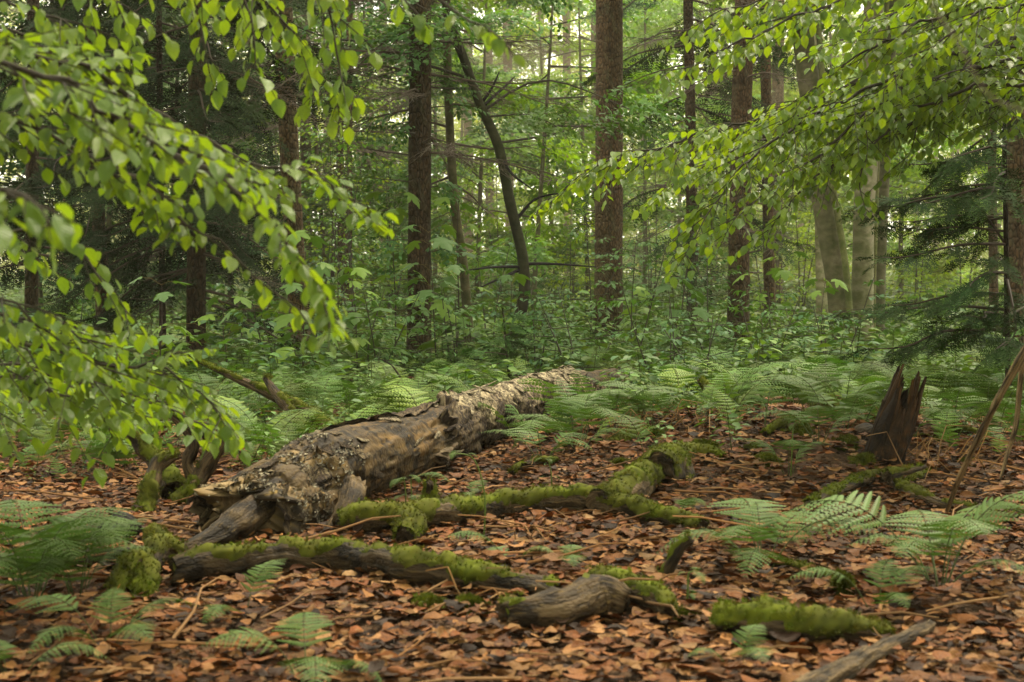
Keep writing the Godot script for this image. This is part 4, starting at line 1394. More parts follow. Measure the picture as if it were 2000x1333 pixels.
	t = thing("dead_sapling", "thin bare dead sapling leaning left out of the ferns behind the fallen log", "sapling", P(825, 808, 10.0))
	wood_piece(t, "stem", path_of([[826, 812, 10.0], [803, 775, 10.0], [778, 732, 10.0], [762, 712, 10.0], [738, 700, 10.0]]), PackedFloat32Array([0.008, 0.007, 0.006, 0.005, 0.003]), 0.0, 405, 0.45)
	var debris := [[[1495, 850], [1530, 828], [1570, 822], 0.022, 0.5, "short mossy stick on the low bank, left of the mossy rotten log"], [[1600, 892], [1640, 876], [1690, 872], 0.016, 0.3, "short stick lying below the mossy rotten log, beside the jagged stump"], [[1830, 850], [1870, 838], [1930, 856], 0.024, 0.6, "mossy stick on the bank right of the jagged stump"], [[1440, 915], [1490, 893], [1540, 890], 0.013, 0.1, "thin dark stick right of the mossy branch's broken end"], [[1770, 945], [1830, 920], [1900, 918], 0.014, 0.2, "thin stick above the bent stick, near the leaning sticks"], [[1000, 925], [1040, 905], [1090, 902], 0.016, 0.2, "short stick on the litter between the log and the arching mossy branch"], [[1500, 1100], [1560, 1110], [1620, 1128], 0.013, 0.5, "mossy stick under the large pale fern"], [[1640, 1085], [1690, 1050], [1750, 1020], 0.008, 0.0, "thin dark twig between the two large ferns"]]
	for k in debris.size():
		var q: Array = debris[k]
		t = thing("fallen_stick", q[5], "stick", gp(q[1][0], q[1][1]))
		var rr := PackedFloat32Array([q[3] * 0.7, q[3], q[3] * 0.5])
		wood_piece(t, "stem", path_of([[q[0][0], q[0][1], 0], [q[1][0], q[1][1], 0], [q[2][0], q[2][1], 0]], rr), rr, q[4], 430 + k, 0.5)
	var lumps := [[840, 1190, 0.055, "round moss cushion below the dark fallen branch, left of its pair"], [920, 1190, 0.045, "round moss cushion below the dark fallen branch, right of its pair"], [1500, 905, 0.06, "moss lump on the leaves between the mossy branch's broken end and the jagged stump"], [1645, 1165, 0.025, "small upright moss knob among the right hand ferns"], [1338, 1210, 0.03, "little moss lump beside the foot of the mossy stick with the upright stub"], [1215, 910, 0.04, "moss lump under the arching mossy branch"], [1375, 875, 0.06, "moss hump on top of the broken branch end"], [1800, 860, 0.12, "broad moss mat on the ground right of the jagged stump"], [1880, 905, 0.08, "flat moss patch near the foot of the leaning sticks"], [1690, 905, 0.06, "moss lump against the left foot of the jagged stump"], [1650, 870, 0.07, "moss lump left of the jagged stump under the mossy rotten log"], [1560, 850, 0.08, "moss hump among the ferns, far left of the jagged stump"], [1470, 885, 0.06, "moss hump on the litter below the mossy snag"]]
	for k in lumps.size():
		var q: Array = lumps[k]
		var at := gp(q[0], q[1])
		t = thing("moss_cushion", q[3], "moss", at)
		var flat := 0.35 if k >= 7 and k <= 8 else 0.75
		moss_lump(t, at - Vector3(0, q[2] * 0.25, 0), Vector3(q[2], q[2] * flat, q[2]) if k != 3 else Vector3(0.024, 0.06, 0.024), 410 + k, "cushion")

# ------------------------------------------------------------------ the ground and what covers it
func ground() -> void:
	var g := Geo.new()
	var xs := []
	var zs := []
	for i in 161:
		var u := i / 80.0 - 1.0
		xs.append(signf(u) * (absf(u) * 5.0 + pow(absf(u), 4.0) * 195.0))
	for i in 201:
		var u := i / 200.0
		zs.append(6.0 - u * 30.0 - pow(u, 5.0) * 260.0)
	for z in zs:
		for x in xs:
			g.add(Vector3(x, G(x, z) - 0.012 + 0.012 * mid_noise.get_noise_2d(x * 70.0, z * 70.0), z), Vector2(x, z))
	# x runs first, so that the upper side is the front
	var cols := xs.size()
	for r in zs.size() - 1:
		for k in cols - 1:
			var a := r * cols + k
			g.tri(a, a + cols, a + 1)
			g.tri(a + 1, a + cols, a + cols + 1)
	var floor_ := part("ground", g.mesh(), M["soil"])
	floor_.set_meta("kind", "structure")
	floor_.set_meta("label", "forest floor of dark soil under brown fallen beech leaves")
	# leaf litter: the leaves that show largest are single pieces of the ground
	rng.seed = 700
	var where := []
	for band in [[2.6, 5.5, 1350.0], [5.5, 9.0, 820.0], [9.0, 15.0, 240.0], [15.0, 30.0, 45.0]]:
		var d0: float = band[0]
		var d1: float = band[1]
		var count := int(band[2] * 0.46 * (d1 * d1 - d0 * d0))
		for k in count:
			var d := sqrt(rng.randf_range(d0 * d0, d1 * d1))
			var x := rng.randf_range(-0.46, 0.46) * d
			var z := -d
			var tilt := Vector3(rng.randfn(0, 0.3), 1.0, rng.randfn(0, 0.3))
			var a := rng.randf() * TAU
			var y := G(x, z) + absf(rng.randfn(0.0, 0.013)) + 0.004
			where.append(Transform3D(aim(Vector3(cos(a), 0, sin(a)), tilt if rng.randf() < 0.6 else -tilt, 0.026 + 0.052 * pow(rng.randf(), 1.2)), Vector3(x, y, z)))
	where.sort_custom(func(a, b): return a.origin.z > b.origin.z)
	var browns := [Color(0.170, 0.070, 0.020), Color(0.13, 0.048, 0.012), Color(0.23, 0.112, 0.036), Color(0.07, 0.027, 0.009), Color(0.165, 0.058, 0.014), Color(0.25, 0.130, 0.048), Color(0.032, 0.016, 0.008)]
	var shades := []
	for c in browns:
		for k in 3:
			var m: StandardMaterial3D = M["dry leaf"].duplicate()
			m.albedo_color = tone(c, 0.15, 0.06).linear_to_srgb()
			shades.append(m)
	var singles := 0
	var heap := [[], [], [], [], []]
	var hues := [PackedColorArray(), PackedColorArray(), PackedColorArray(), PackedColorArray(), PackedColorArray()]
	for q in where:
		if singles < 300 and in_frame(q.origin, 0.0) and rng.randf() < 0.5:
			var o := part("fallen_leaf", S.dry[rng.randi_range(0, 9)], shades[rng.randi_range(0, shades.size() - 1)], floor_)
			o.transform = Transform3D(q.basis, q.origin + Vector3(0, 0.006, 0))
			singles += 1
		else:
			var k := rng.randi_range(0, 4)
			heap[k].append(q)
			hues[k].append(tone(browns[rng.randi_range(0, browns.size() - 1)], 0.38, 0.12))
	for k in 5:
		var o := swarm("leaf_litter", S.dry[k * 2], M["dry leaf"], heap[k], hues[k])
		o.set_meta("label", "thick litter of brown fallen beech leaves on the ground")
		o.set_meta("category", "leaf litter")
		o.set_meta("group", "fallen leaves")

func crumbs() -> void:    # torn scraps and rotted bits between the leaves
	rng.seed = 720
	var where := []
	var hue := PackedColorArray()
	for k in 26000:
		var d := sqrt(rng.randf_range(7.0, 100.0))
		var x := rng.randf_range(-0.44, 0.44) * d
		var a := rng.randf() * TAU
		where.append(Transform3D(aim(Vector3(cos(a), rng.randf_range(-0.3, 0.3), sin(a)), Vector3.UP + jitter(0.7), rng.randf_range(0.010, 0.028)), on_ground(x, -d, absf(rng.randfn(0.01, 0.012)))))
		hue.append(tone(Color(0.045, 0.022, 0.010).lerp(Color(0.19, 0.095, 0.035), pow(rng.randf(), 2.0)), 0.3, 0.1))
	var o := swarm("leaf_scraps", S.dry[1], M["dry leaf"], where, hue)
	o.set_meta("label", "small torn scraps of dead leaf among the fallen leaves")
	o.set_meta("category", "leaf litter")

func shading_foliage() -> void:   # unseen foliage added around and overhead to block sky light and deepen shade
	rng.seed = 730
	var where := []
	var hue := PackedColorArray()
	for k in 5200:
		var a := rng.randf_range(0.62, TAU - 0.62)      # angle from straight ahead
		var d := rng.randf_range(8.0, 20.0)
		where.append(Transform3D(aim(jitter(1.0), Vector3.UP + jitter(0.6), rng.randf_range(0.9, 1.6)), Vector3(sin(a) * d, 0.3 + 12.0 * pow(rng.randf(), 0.8), -cos(a) * d)))
		hue.append(tone(Color(0.09, 0.16, 0.035), 0.3, 0.1))
	for k in 950:  # overhead clumps kept back so light reaches the branches ahead
		where.append(Transform3D(aim(jitter(1.0), Vector3.UP + jitter(0.5), rng.randf_range(0.9, 1.5)), Vector3(rng.randf_range(-11.0, 11.0), rng.randf_range(7.0, 12.0), rng.randf_range(-3.5, 9.0))))
		hue.append(tone(Color(0.11, 0.19, 0.035), 0.3, 0.1))
	var o := swarm("shading_foliage", S.clump[1], M["soft leaf"], where, hue)
	o.set_meta("label", "unseen foliage added around and above the clearing to shade it, outside the frame")
	o.set_meta("category", "woods")

func in_clearing(x: float, z: float) -> float:   # 1 on the bare leaves in front, 0 among the green
	var along := (x - LOG_A.x) - (-(z - LOG_A.z)) * 0.29
	var edge := 7.7 - 1.1 * exp(-(x - 0.75) * (x - 0.75) * 2.2) + 0.5 * sin(x * 2.1) + mid_noise.get_noise_2d(x * 9.0, z * 9.0) * 1.0
	if along < 0.0:
		edge = 6.6 + 0.7 * sin(x * 3.0)
	return 1.0 - smoothstep(edge - 0.5, edge + 0.6, -z)

func undergrowth() -> void:
	rng.seed = 800
	var ferns := [[], [], []]
	var fhue := [PackedColorArray(), PackedColorArray(), PackedColorArray()]
	for k in 5400:
		var d := lerpf(6.4, 24.0, pow(rng.randf(), 0.9))
		var x := rng.randf_range(-0.45, 0.45) * d
		var z := -d
		if rng.randf() < in_clearing(x, z) or near_log(x, z, 0.25):
			continue
		if low_noise.get_noise_2d(x * 14.0, z * 14.0) < -0.22:
			continue
		var a := rng.randf() * TAU
		var y := Vector3(cos(a) * 0.25, 1, sin(a) * 0.25)
		var i := k % 3
		ferns[i].append(Transform3D(aim(y, Vector3(cos(a), 0, sin(a)), rng.randf_range(0.16, 0.50) * (0.8 + d * 0.014)), on_ground(x, z, -0.02)))
		fhue[i].append(tone(Color(1.2, 1.2, 0.95), 0.5, 0.15))
	for i in 3:
		var o := swarm("fern_carpet", S.carpet[i], M["fern leaf"], ferns[i], fhue[i])
		o.set_meta("label", "carpet of small green ferns behind and beside the fallen log")
		o.set_meta("category", "ferns")
		o.set_meta("group", "fern carpet")
	var plants := [[], [], []]
	var phue := [PackedColorArray(), PackedColorArray(), PackedColorArray()]
	for k in 12500:
		var d := lerpf(4.4, 48.0, pow(rng.randf(), 0.85))
		var x := rng.randf_range(-0.46, 0.46) * d
		var z := -d
		if rng.randf() < in_clearing(x, z) * (0.975 if d > 4.5 else 1.0) or near_log(x, z, 0.3):
			continue
		if low_noise.get_noise_2d(x * 9.0 + 300.0, z * 9.0) < -0.08 and d < 34:
			continue
		var i := k % 3
		var tall := rng.randf_range(0.13, 0.42) * minf(1.0, d * 0.085) * (1.0 + maxf(0.0, (d - 14.0) * 0.04)) * (1.0 + 1.6 * mid_noise.get_noise_2d(x * 7.0, z * 7.0))
		plants[i].append(Transform3D(aim(Vector3.UP + jitter(0.2), jitter(1.0), tall), on_ground(x, z, -0.02)))
		phue[i].append(tone(Color(0.055, 0.105, 0.032).lerp(Color(0.13, 0.20, 0.038), pow(rng.randf(), 1.5)), 0.3, 0.14))
	for i in 3:
		var o := swarm("undergrowth", S.plant[i], M["soft leaf"], plants[i], phue[i])
		o.set_meta("label", "low leafy undergrowth of brambles and seedlings between the trees")
		o.set_meta("category", "undergrowth")
		o.set_meta("group", "low undergrowth")
	# dry bracken stalks and fallen twigs on the litter
	var sticks := []
	var shue := PackedColorArray()
	for k in 420:
		var d := rng.randf_range(3.2, 11.0)
		var x := rng.randf_range(-0.42, 0.42) * d
		var a := rng.randf() * TAU
		sticks.append(Transform3D(aim(Vector3(cos(a), rng.randf_range(-0.02, 0.25), sin(a)), Vector3.UP, rng.randf_range(0.12, 0.4)), on_ground(x, -d, 0.02)))
		shue.append(tone(Color(1.6, 1.3, 1.0), 0.4, 0.1))
	var st := Geo.new()
	tube(st, line([Vector3.ZERO, Vector3(0.03, 0.4, 0.01), Vector3(-0.01, 0.75, 0.03), Vector3(0.04, 1, 0)]), radii(4, 0.014, 0.007), 5, Color(0.13, 0.085, 0.045))
	var tw := swarm("twig_litter", st.mesh(), M["twig bark"], sticks, shue)
	tw.set_meta("label", "scattered thin dead twigs and dry stalks on the leaf litter")
	tw.set_meta("category", "twigs")

func near_log(x: float, z: float, by: float) -> bool:
	var t := clampf((z - LOG_A.z) / (LOG_B.z - LOG_A.z), 0, 1)
	return z > LOG_B.z - 0.2 and z < LOG_A.z + 0.4 and absf(x - lerpf(LOG_A.x, LOG_B.x, t)) < by

func ferns() -> void:
	var light := Color(1.25, 1.3, 1.1)
	var deep := Color(0.8, 0.9, 0.85)
	var list := [
		[1490, 1120, 7, 0.33, light, "large spreading fern in the right foreground with pale green fronds", 1.6],
		[1835, 1150, 8, 0.35, deep, "large fern right of the pale spreading one, reaching the right edge", 1.5],
		[60, 1185, 13, 0.31, Color(0.95, 1.05, 0.9), "tall dark fern on bare stalks at the left edge", 0.7],
		[150, 1170, 8, 0.27, Color(0.95, 1.05, 0.9), "fern close beside the tall one at the left edge, nearer to the mossy root claw", 0.9],
		[470, 1210, 2, 0.17, light, "little bright fern alone on the leaves below the dark fallen branch", 2.0],
		[1000, 1105, 3, 0.17, light, "small fern between the two mossy branches, left of a pair", 2.0],
		[1112, 1110, 2, 0.16, light, "small fern between the two mossy branches, right of a pair", 2.0],
		[215, 1275, 5, 0.2, light, "low light green fern below the mossy root claw", 1.8],
		[600, 1335, 4, 0.2, light, "fern cut off by the bottom edge, left of the middle", 1.8],
		[20, 1330, 3, 0.16, light, "fern in the bottom left corner", 1.8],
		[1440, 1310, 3, 0.11, light, "young fern at the bottom edge, below the moss covered rotten log", 0.9],
		[1715, 1200, 4, 0.2, deep, "dark fern beside the small moss knob", 1.4],
		[905, 980, 3, 0.14, light, "tuft of small fern leaves on the litter beside the log", 1.4],
		[1060, 905, 5, 0.3, light, "fern beside the log's bark, first from the bare end", 1.2],
		[1130, 880, 6, 0.32, light, "fern beside the log's bark, half way along it", 1.3],
		[1195, 850, 6, 0.34, light, "fern beside the log's far end", 1.3],
		[1275, 838, 6, 0.34, light, "fern behind the arching mossy branch", 1.3],
		[1600, 868, 5, 0.3, light, "fern left of the dark jagged stump", 1.3],
		[1650, 845, 6, 0.34, light, "fern on the mossy rotten log behind the jagged stump", 1.4],
		[1860, 850, 6, 0.36, light, "fern right of the jagged stump", 1.4],
		[1945, 870, 5, 0.3, light, "fern at the right edge behind the leaning sticks", 1.4],
		[1540, 930, 3, 0.2, deep, "thin dark fern standing on the litter left of the stump's roots", 0.6],
		[470, 905, 6, 0.34, light, "fern left of the log's root end", 1.4],
		[540, 870, 6, 0.34, light, "fern at the foot of the bare broken bough", 1.4],
		[200, 930, 6, 0.34, deep, "fern under the lowest beech branches on the left", 1.2],
		[1320, 1010, 3, 0.16, light, "small fern beside the tail of the long moss covered branch", 1.6]]
	for k in list.size():
		var q: Array = list[k]
		fern(q[5], gp(q[0], q[1]), q[2], q[3], 900 + k, q[4], "", q[6])

func fern_shoots() -> void:   # young fronds that have not opened yet
	var list := [
		[[790, 1010], 0.155, -0.005, 0.07, "thin upright fern shoot against the log, left one of a pair"],
		[[801, 1008], 0.15, 0.01, 0.065, "thin upright fern shoot against the log, right one of a pair"],
		[[944, 1055], 0.30, -0.09, 0.06, "tall thin fern shoot curving left over the log's bare wood"],
		[[1075, 975], 0.16, -0.02, 0.05, "short fern shoot on the litter beside the log's crusted part"],
		[[1545, 925], 0.22, 0.03, 0.06, "thin fern shoot on the litter left of the jagged stump"],
		[[1340, 1190], 0.1, 0.02, 0.05, "tiny fern shoot beside the upright mossy stub"]]
	for k in list.size():
		var q: Array = list[k]
		rng.seed = 960 + k
		var root := thing("fern_shoot", q[4], "fern", gp(q[0][0], q[0][1]), "unopened fern shoots")
		var h: float = q[1]
		var p := line([Vector3(0, -0.03, 0), Vector3(0.005, h * 0.5, 0), Vector3(q[2] * 0.35, h * 0.92, 0), Vector3(q[2], h, 0.01)])
		var sm := smooth_path(p, radii(4, 0.0035, 0.002), 0.02)
		var g := Geo.new()
		tube(g, sm[0], sm[1], 6, Color(0.10, 0.14, 0.03))
		part("stalk", g.mesh(), M["fern leaf"], root)
		for s in 5:
			var at: Vector3 = sm[0][int((sm[0].size() - 1) * [1.0, 0.97, 0.93, 0.55, 0.55][s])]
			var a := s * 2.2 + k
			var o := part("frond", S.frond[s % 5], M["fern leaf"], root)
			o.transform = Transform3D(aim(Vector3(cos(a), 0.5, sin(a)), Vector3(cos(a), -0.3, sin(a)), q[3] * rng.randf_range(0.7, 1.1)), at)

func dry_bracken() -> void:   # last year's stalks, tan and broken
	var list := [[1310, 845, 26, 0.34, "tan broken bracken stalks standing between the arching mossy branch and the mossy snag"], [470, 850, 18, 0.36, "tan broken bracken stalks left of the broken bough's mossy elbow"], [1820, 900, 20, 0.3, "tan dead stalks tangled on the moss right of the jagged stump"], [1040, 1050, 7, 0.17, "few tan stalks lying against the long moss covered branch"], [900, 1180, 8, 0.17, "tan stalks sprawling over the dark fallen branch's end"], [450, 960, 12, 0.2, "reddish dead stalks on the litter just left of the log's root end"]]
	for k in list.size():
		var q: Array = list[k]
		rng.seed = 980 + k
		var base := gp(q[0], q[1])
		var root := thing("dry_bracken", q[4], "bracken", base, "dead bracken stalks")
		for i in int(q[2]):
			var o: Vector3 = Vector3(rng.randf_range(-0.28, 0.28), 0, rng.randf_range(-0.2, 0.2)) * (q[3] / 0.3)
			var h: float = q[3] * rng.randf_range(0.4, 1.1)
			var dir := Vector3(rng.randfn(0, 0.7), rng.randf_range(0.15, 1.0), rng.randfn(0, 0.5)).normalized()
			var knee: Vector3 = o + dir * h * rng.randf_range(0.4, 0.8)
			var tip: Vector3 = knee + (dir + Vector3(rng.randfn(0, 0.6), -0.9, rng.randfn(0, 0.4))).normalized() * h * 0.6
			var g := Geo.new()
			tube(g, line([o - Vector3(0, 0.03, 0), o.lerp(knee, 0.6) + jitter(0.01), knee, tip]), radii(4, 0.0032, 0.0016), 4, tone(Color(0.24, 0.13, 0.05), 0.3, 0.1))
			part("stalk", g.mesh(), M["twig bark"], root)

func saplings() -> void:
	var list := [
		[855, 745, 1.15, -0.08, 8, 0.19, "tall sycamore sapling with a thin dark stem bending left, behind the log"],
		[590, 770, 1.05, 0.05, 7, 0.19, "sycamore sapling behind the bare broken bough"],
		[510, 740, 0.72, 0.0, 6, 0.20, "short broad sycamore sapling left of the bare broken bough's tip"],
		[655, 750, 0.85, 0.03, 6, 0.17, "sycamore sapling right of the broken bough's mossy elbow"],
		[770, 730, 1.5, 0.02, 8, 0.17, "sycamore sapling with the highest bright top, before the thick dark trunk"],
		[700, 760, 0.8, -0.05, 6, 0.17, "sycamore sapling in the fern carpet behind the log's middle"],
		[890, 735, 1.6, 0.04, 9, 0.17, "sycamore sapling before the slim olive trunk"],
		[1000, 740, 0.75, 0.0, 5, 0.17, "low sycamore sapling under the black leaning tree"],
		[1240, 700, 0.7, 0.05, 6, 0.19, "sycamore sapling right of the big straight trunk's foot"],
		[1330, 720, 0.75, -0.1, 6, 0.17, "sycamore sapling above the torn pale wood"],
		[1525, 700, 1.0, 0.0, 6, 0.19, "sycamore sapling between the ringed trunk and the beeches"],
		[1600, 715, 0.8, 0.05, 6, 0.19, "sycamore sapling in front of the leaning beech"],
		[440, 760, 0.6, 0.0, 5, 0.17, "low sycamore sapling in front of the dark spruce"],
		[320, 790, 0.75, 0.0, 6, 0.14, "sycamore sapling left of the dark spruce's foot"]]
	for k in list.size():
		var q: Array = list[k]
		sapling(q[6], gp(q[0], q[1]), q[2] * 1.2, Vector3(q[3], 0, 0.05), q[4], q[5], 1000 + k)

func shrubs() -> void:
	# [px, distance, height, spread, stems, leaf, colour, leaves per arm, label]
	var mid := Color(0.085, 0.155, 0.045)
	var bright := Color(0.21, 0.30, 0.038)
	var cool := Color(0.065, 0.130, 0.050)
	var list := [
		[1150, 16.5, 1.5, 0.9, 4, 0.07, mid, 9, "hornbeam shrub with layered leaves before the big straight trunk"],
		[1235, 16.0, 1.3, 0.8, 4, 0.07, mid, 9, "hornbeam shrub just right of the big straight trunk"],
		[1320, 17.5, 1.9, 0.9, 4, 0.07, cool, 9, "hornbeam shrub under the drooping spruce"],
		[1395, 15.5, 1.3, 0.8, 4, 0.07, mid, 9, "hornbeam shrub left of the ringed trunk"],
		[1475, 16.5, 1.0, 0.8, 4, 0.07, mid, 9, "hornbeam shrub right of the ringed trunk"],
		[1560, 27.0, 3.2, 1.6, 5, 0.09, bright, 10, "sunlit yellow green shrub between the ringed trunk and the leaning beech"],
		[1500, 30.0, 3.8, 1.8, 5, 0.09, bright, 10, "bright shrub behind the slim trunk beside the ringed one"],
		[1060, 17.0, 1.2, 0.8, 4, 0.07, mid, 9, "hornbeam shrub right of the black leaning tree's foot"],
		[960, 17.0, 1.4, 0.8, 4, 0.07, cool, 9, "hornbeam shrub left of the black leaning tree's foot"],
		[700, 19.0, 3.3, 1.3, 5, 0.07, mid, 10, "tall hornbeam shrub left of the thick dark trunk"],
		[640, 23.0, 4.4, 1.7, 5, 0.08, bright, 10, "bright leafy shrub behind the slim leaning trunk on the left"],
		[760, 25.0, 3.6, 1.5, 5, 0.08, mid, 10, "leafy shrub behind the thick dark trunk"],
		[850, 18.0, 2.0, 0.9, 4, 0.07, cool, 9, "hornbeam shrub at the foot of the thick dark trunk"],
		[600, 15.0, 1.3, 0.8, 4, 0.07, cool, 9, "hornbeam shrub at the foot of the slim leaning trunk on the left"],
		[480, 16.5, 1.4, 0.9, 4, 0.07, cool, 9, "shrub right of the dark spruce"],
		[1790, 26.0, 2.6, 1.5, 5, 0.09, bright, 10, "bright shrub behind the dark fir on the right"],
		[1880, 30.0, 4.2, 2.0, 5, 0.09, bright, 10, "tall bright shrub beyond the dark fir on the right"],
		[1690, 15.0, 0.8, 0.8, 4, 0.07, mid, 9, "low shrub at the foot of the pale beech trunk"],
		[1560, 15.0, 0.7, 0.8, 4, 0.07, mid, 9, "low shrub in front of the sunlit gap"],
		[1440, 13.0, 0.6, 0.7, 4, 0.06, cool, 9, "low shrub in front of the ringed trunk"],
		[1180, 13.5, 0.6, 0.8, 4, 0.06, cool, 9, "low shrub above the end of the log"],
		[30, 12.0, 0.9, 0.9, 4, 0.07, cool, 9, "shrub in the shade at the left edge"],
		[130, 14.0, 0.9, 0.9, 4, 0.07, cool, 9, "shrub left of the dark spruce"],
		[1120, 26.0, 2.4, 1.5, 5, 0.08, bright, 10, "light green shrub far behind the big straight trunk, left side"],
		[1270, 27.0, 3.2, 1.7, 5, 0.08, mid, 10, "green shrub far behind the big straight trunk, right side"],
		[990, 29.0, 3.6, 1.7, 5, 0.08, mid, 10, "green shrub far behind the black leaning tree"],
		[1120, 12.8, 0.75, 0.7, 5, 0.06, mid, 9, "leafy bush above the log's far end, left of the torn pale wood"],
		[1300, 12.0, 0.85, 0.75, 5, 0.065, mid, 9, "leafy bush just behind the torn pale wood"],
		[1390, 11.0, 0.7, 0.7, 5, 0.06, cool, 9, "leafy bush behind the mossy snag"],
		[1510, 12.2, 0.9, 0.75, 5, 0.065, mid, 9, "leafy bush in the ferns halfway between the snag and the beeches"],
		[1620, 13.2, 0.85, 0.75, 5, 0.065, cool, 9, "leafy bush in front of the beech group"],
		[1050, 13.5, 0.9, 0.8, 5, 0.065, cool, 9, "leafy bush right of the little fir sapling"],
		[900, 13.0, 0.95, 0.8, 5, 0.065, mid, 9, "leafy bush left of the little fir sapling"],
		[720, 12.5, 0.95, 0.8, 5, 0.065, mid, 9, "leafy bush behind the thin bare dead sapling"],
		[560, 12.0, 0.8, 0.8, 5, 0.065, cool, 9, "leafy bush behind the broken bough's fork"]]
	for k in list.size():
		var q: Array = list[k]
		var x: float = (q[0] - 1000.0) / F * q[1]
		shrub("leafy_shrub", q[8], on_ground(x, -q[1]), q[2] * 1.12, q[3] * 1.1, q[4], q[5], q[6], q[7], 1100 + k)

func trees() -> void:
	var brown := Color(1.0, 0.95, 0.9)
	var red := Color(0.76, 0.70, 0.56)
	var dark := Color(0.6, 0.56, 0.5)
	var olive := Color(0.95, 1.0, 0.75)
	var pink := Color(1.7, 1.42, 1.2)
	var t: Node3D
	var p: PackedVector3Array
	# the middle of the picture, left to right
	t = tree("spruce_tree", "big straight brown trunk with rings of old branch scars, right of the middle", [[1188, 650], [1190, 300], [1190, 0]], 19.0, 56.0, 19.0, "conifer bark", red, Color(0.7, 0.64, 0.5), {"scars": 0.52, "taper": 0.7, "rough": 0.04, "sides": 32, "step": 0.05, "flare": 0.5})
	p = stem_of(t)
	stubs(t, p, 0.17, 0.8, 5.0, 16, 1251)
	boughs(t, p, 8.5, 18.0, 8, 2.6, 1.2, S.spruce, 0.6, 1201, 0.3)
	t = tree("spruce_tree", "thick dark red brown trunk wrapped in green shoots, left of the black leaning tree", [[818, 700], [820, 300], [821, 0]], 14.6, 46.0, 17.0, "conifer bark", Color(0.55, 0.50, 0.41), Color(0.4, 0.38, 0.3), {"taper": 0.72, "rough": 0.09, "sides": 28, "step": 0.07})
	p = stem_of(t)
	dead_branches(t, p, 0.12, 2.2, 5.4, 22, 1.3, 1202, 0.12)
	leafy_crown(t, p, 0.9, 3.8, 0.65, 20, 9, 0.26, Color(0.075, 0.145, 0.04), 1230)
	boughs(t, p, 7.0, 16.0, 7, 2.2, 1.2, S.spruce, 0.55, 1203, 0.3)
	t = tree("spruce_tree", "slim olive trunk with a slight kink, close right of the thick dark trunk", [[916, 660], [905, 520], [888, 400], [876, 200], [872, 0]], 15.2, 19.0, 12.0, "beech bark", Color(0.42, 0.38, 0.25), Color(0.34, 0.30, 0.2), {"taper": 0.5})
	p = stem_of(t)
	dead_branches(t, p, 0.04, 1.5, 4.6, 12, 0.8, 1204, 0.1)
	t = tree("leaning_tree", "black crooked trunk leaning left as it rises, with bare side branches", [[1010, 640], [1024, 575], [1020, 500], [996, 395], [975, 290], [938, 205], [908, 120], [878, 40], [862, -40]], 15.0, 24.0, 6.0, "beech bark", Color(0.07, 0.06, 0.048), Color(0.14, 0.12, 0.085), {"taper": 0.5, "rough": 0.12})
	p = stem_of(t)
	for q in [[[1020, 522, 15.0], [970, 522, 14.9], [915, 528, 14.8]], [[1024, 516, 15.0], [1085, 516, 15.0], [1165, 522, 15.2]], [[1020, 525, 15.0], [975, 545, 14.8], [938, 562, 14.7]], [[946, 205, 15.0], [985, 170, 15.2], [1005, 150, 15.4]], [[942, 200, 15.0], [962, 170, 15.0], [975, 140, 15.0]], [[1008, 430, 15.0], [1045, 390, 15.0], [1090, 378, 14.9]], [[982, 310, 15.0], [1000, 340, 14.8], [1040, 370, 14.6]]]:
		var pts := path_of(q)
		for i in pts.size():
			pts[i] -= t.position
		var sm := smooth_path(pts, PackedFloat32Array([0.02, 0.014, 0.006]), 0.08)
		var g := Geo.new()
		tube(g, sm[0], sm[1], 7, Color(0.018, 0.015, 0.012), 0.2, 100.0)
		part("side_branch", g.mesh(), M["twig bark"], t)
	leafy_crown(t, p, 2.4, 5.8, 1.9, 22, 22, 0.42, Color(0.085, 0.165, 0.035), 1205)
	t = tree("spruce_tree", "tall dark spruce trunk right of the big straight one, hung with drooping shoots", [[1352, 600], [1350, 300], [1344, 0]], 22.0, 22.0, 18.0, "conifer bark", dark, Color(0.45, 0.42, 0.36))
	p = stem_of(t)
	boughs(t, p, 1.6, 6.0, 22, 1.6, 2.0, S.spruce, 0.55, 1206, 0.45, Color(1.3, 1.5, 1.2))
	boughs(t, p, 6.5, 16.0, 8, 2.4, 1.2, S.spruce, 0.6, 1207, 0.35)
	dead_branches(t, p, 0.06, 1.5, 6.0, 14, 1.2, 1208, 0.15)
	t = tree("spruce_tree", "ringed dark brown trunk with rough scaly bark under the right hand beech leaves", [[1442, 690], [1446, 350], [1455, 0]], 17.4, 42.0, 18.0, "conifer bark", Color(0.66, 0.58, 0.46), dark, {"rough": 0.1, "taper": 0.66, "sides": 26, "step": 0.07, "scars": 0.4, "flare": 0.6})
	p = stem_of(t)
	dead_branches(t, p, 0.12, 1.4, 5.6, 12, 0.9, 1209, 0.1)
	stubs(t, p, 0.12, 0.8, 5.0, 14, 1252)
	boughs(t, p, 7.5, 17.0, 7, 2.4, 1.2, S.spruce, 0.6, 1210, 0.3)
	t = tree("spruce_tree", "slim brown trunk right of the ringed one", [[1505, 650], [1500, 400], [1494, 0]], 22.5, 23.0, 16.0, "conifer bark", Color(0.85, 0.72, 0.6), dark)
	p = stem_of(t)
	dead_branches(t, p, 0.08, 1.5, 6.5, 10, 1.2, 1211, 0.1)
	t = tree("spruce_tree", "paler trunk half hidden behind the slim brown one on the right", [[1515, 640], [1517, 400], [1522, 0]], 31.0, 26.0, 18.0, "conifer bark", pink, brown)
	p = stem_of(t)
	# beeches
	var grey := Color(0.56, 0.51, 0.38)
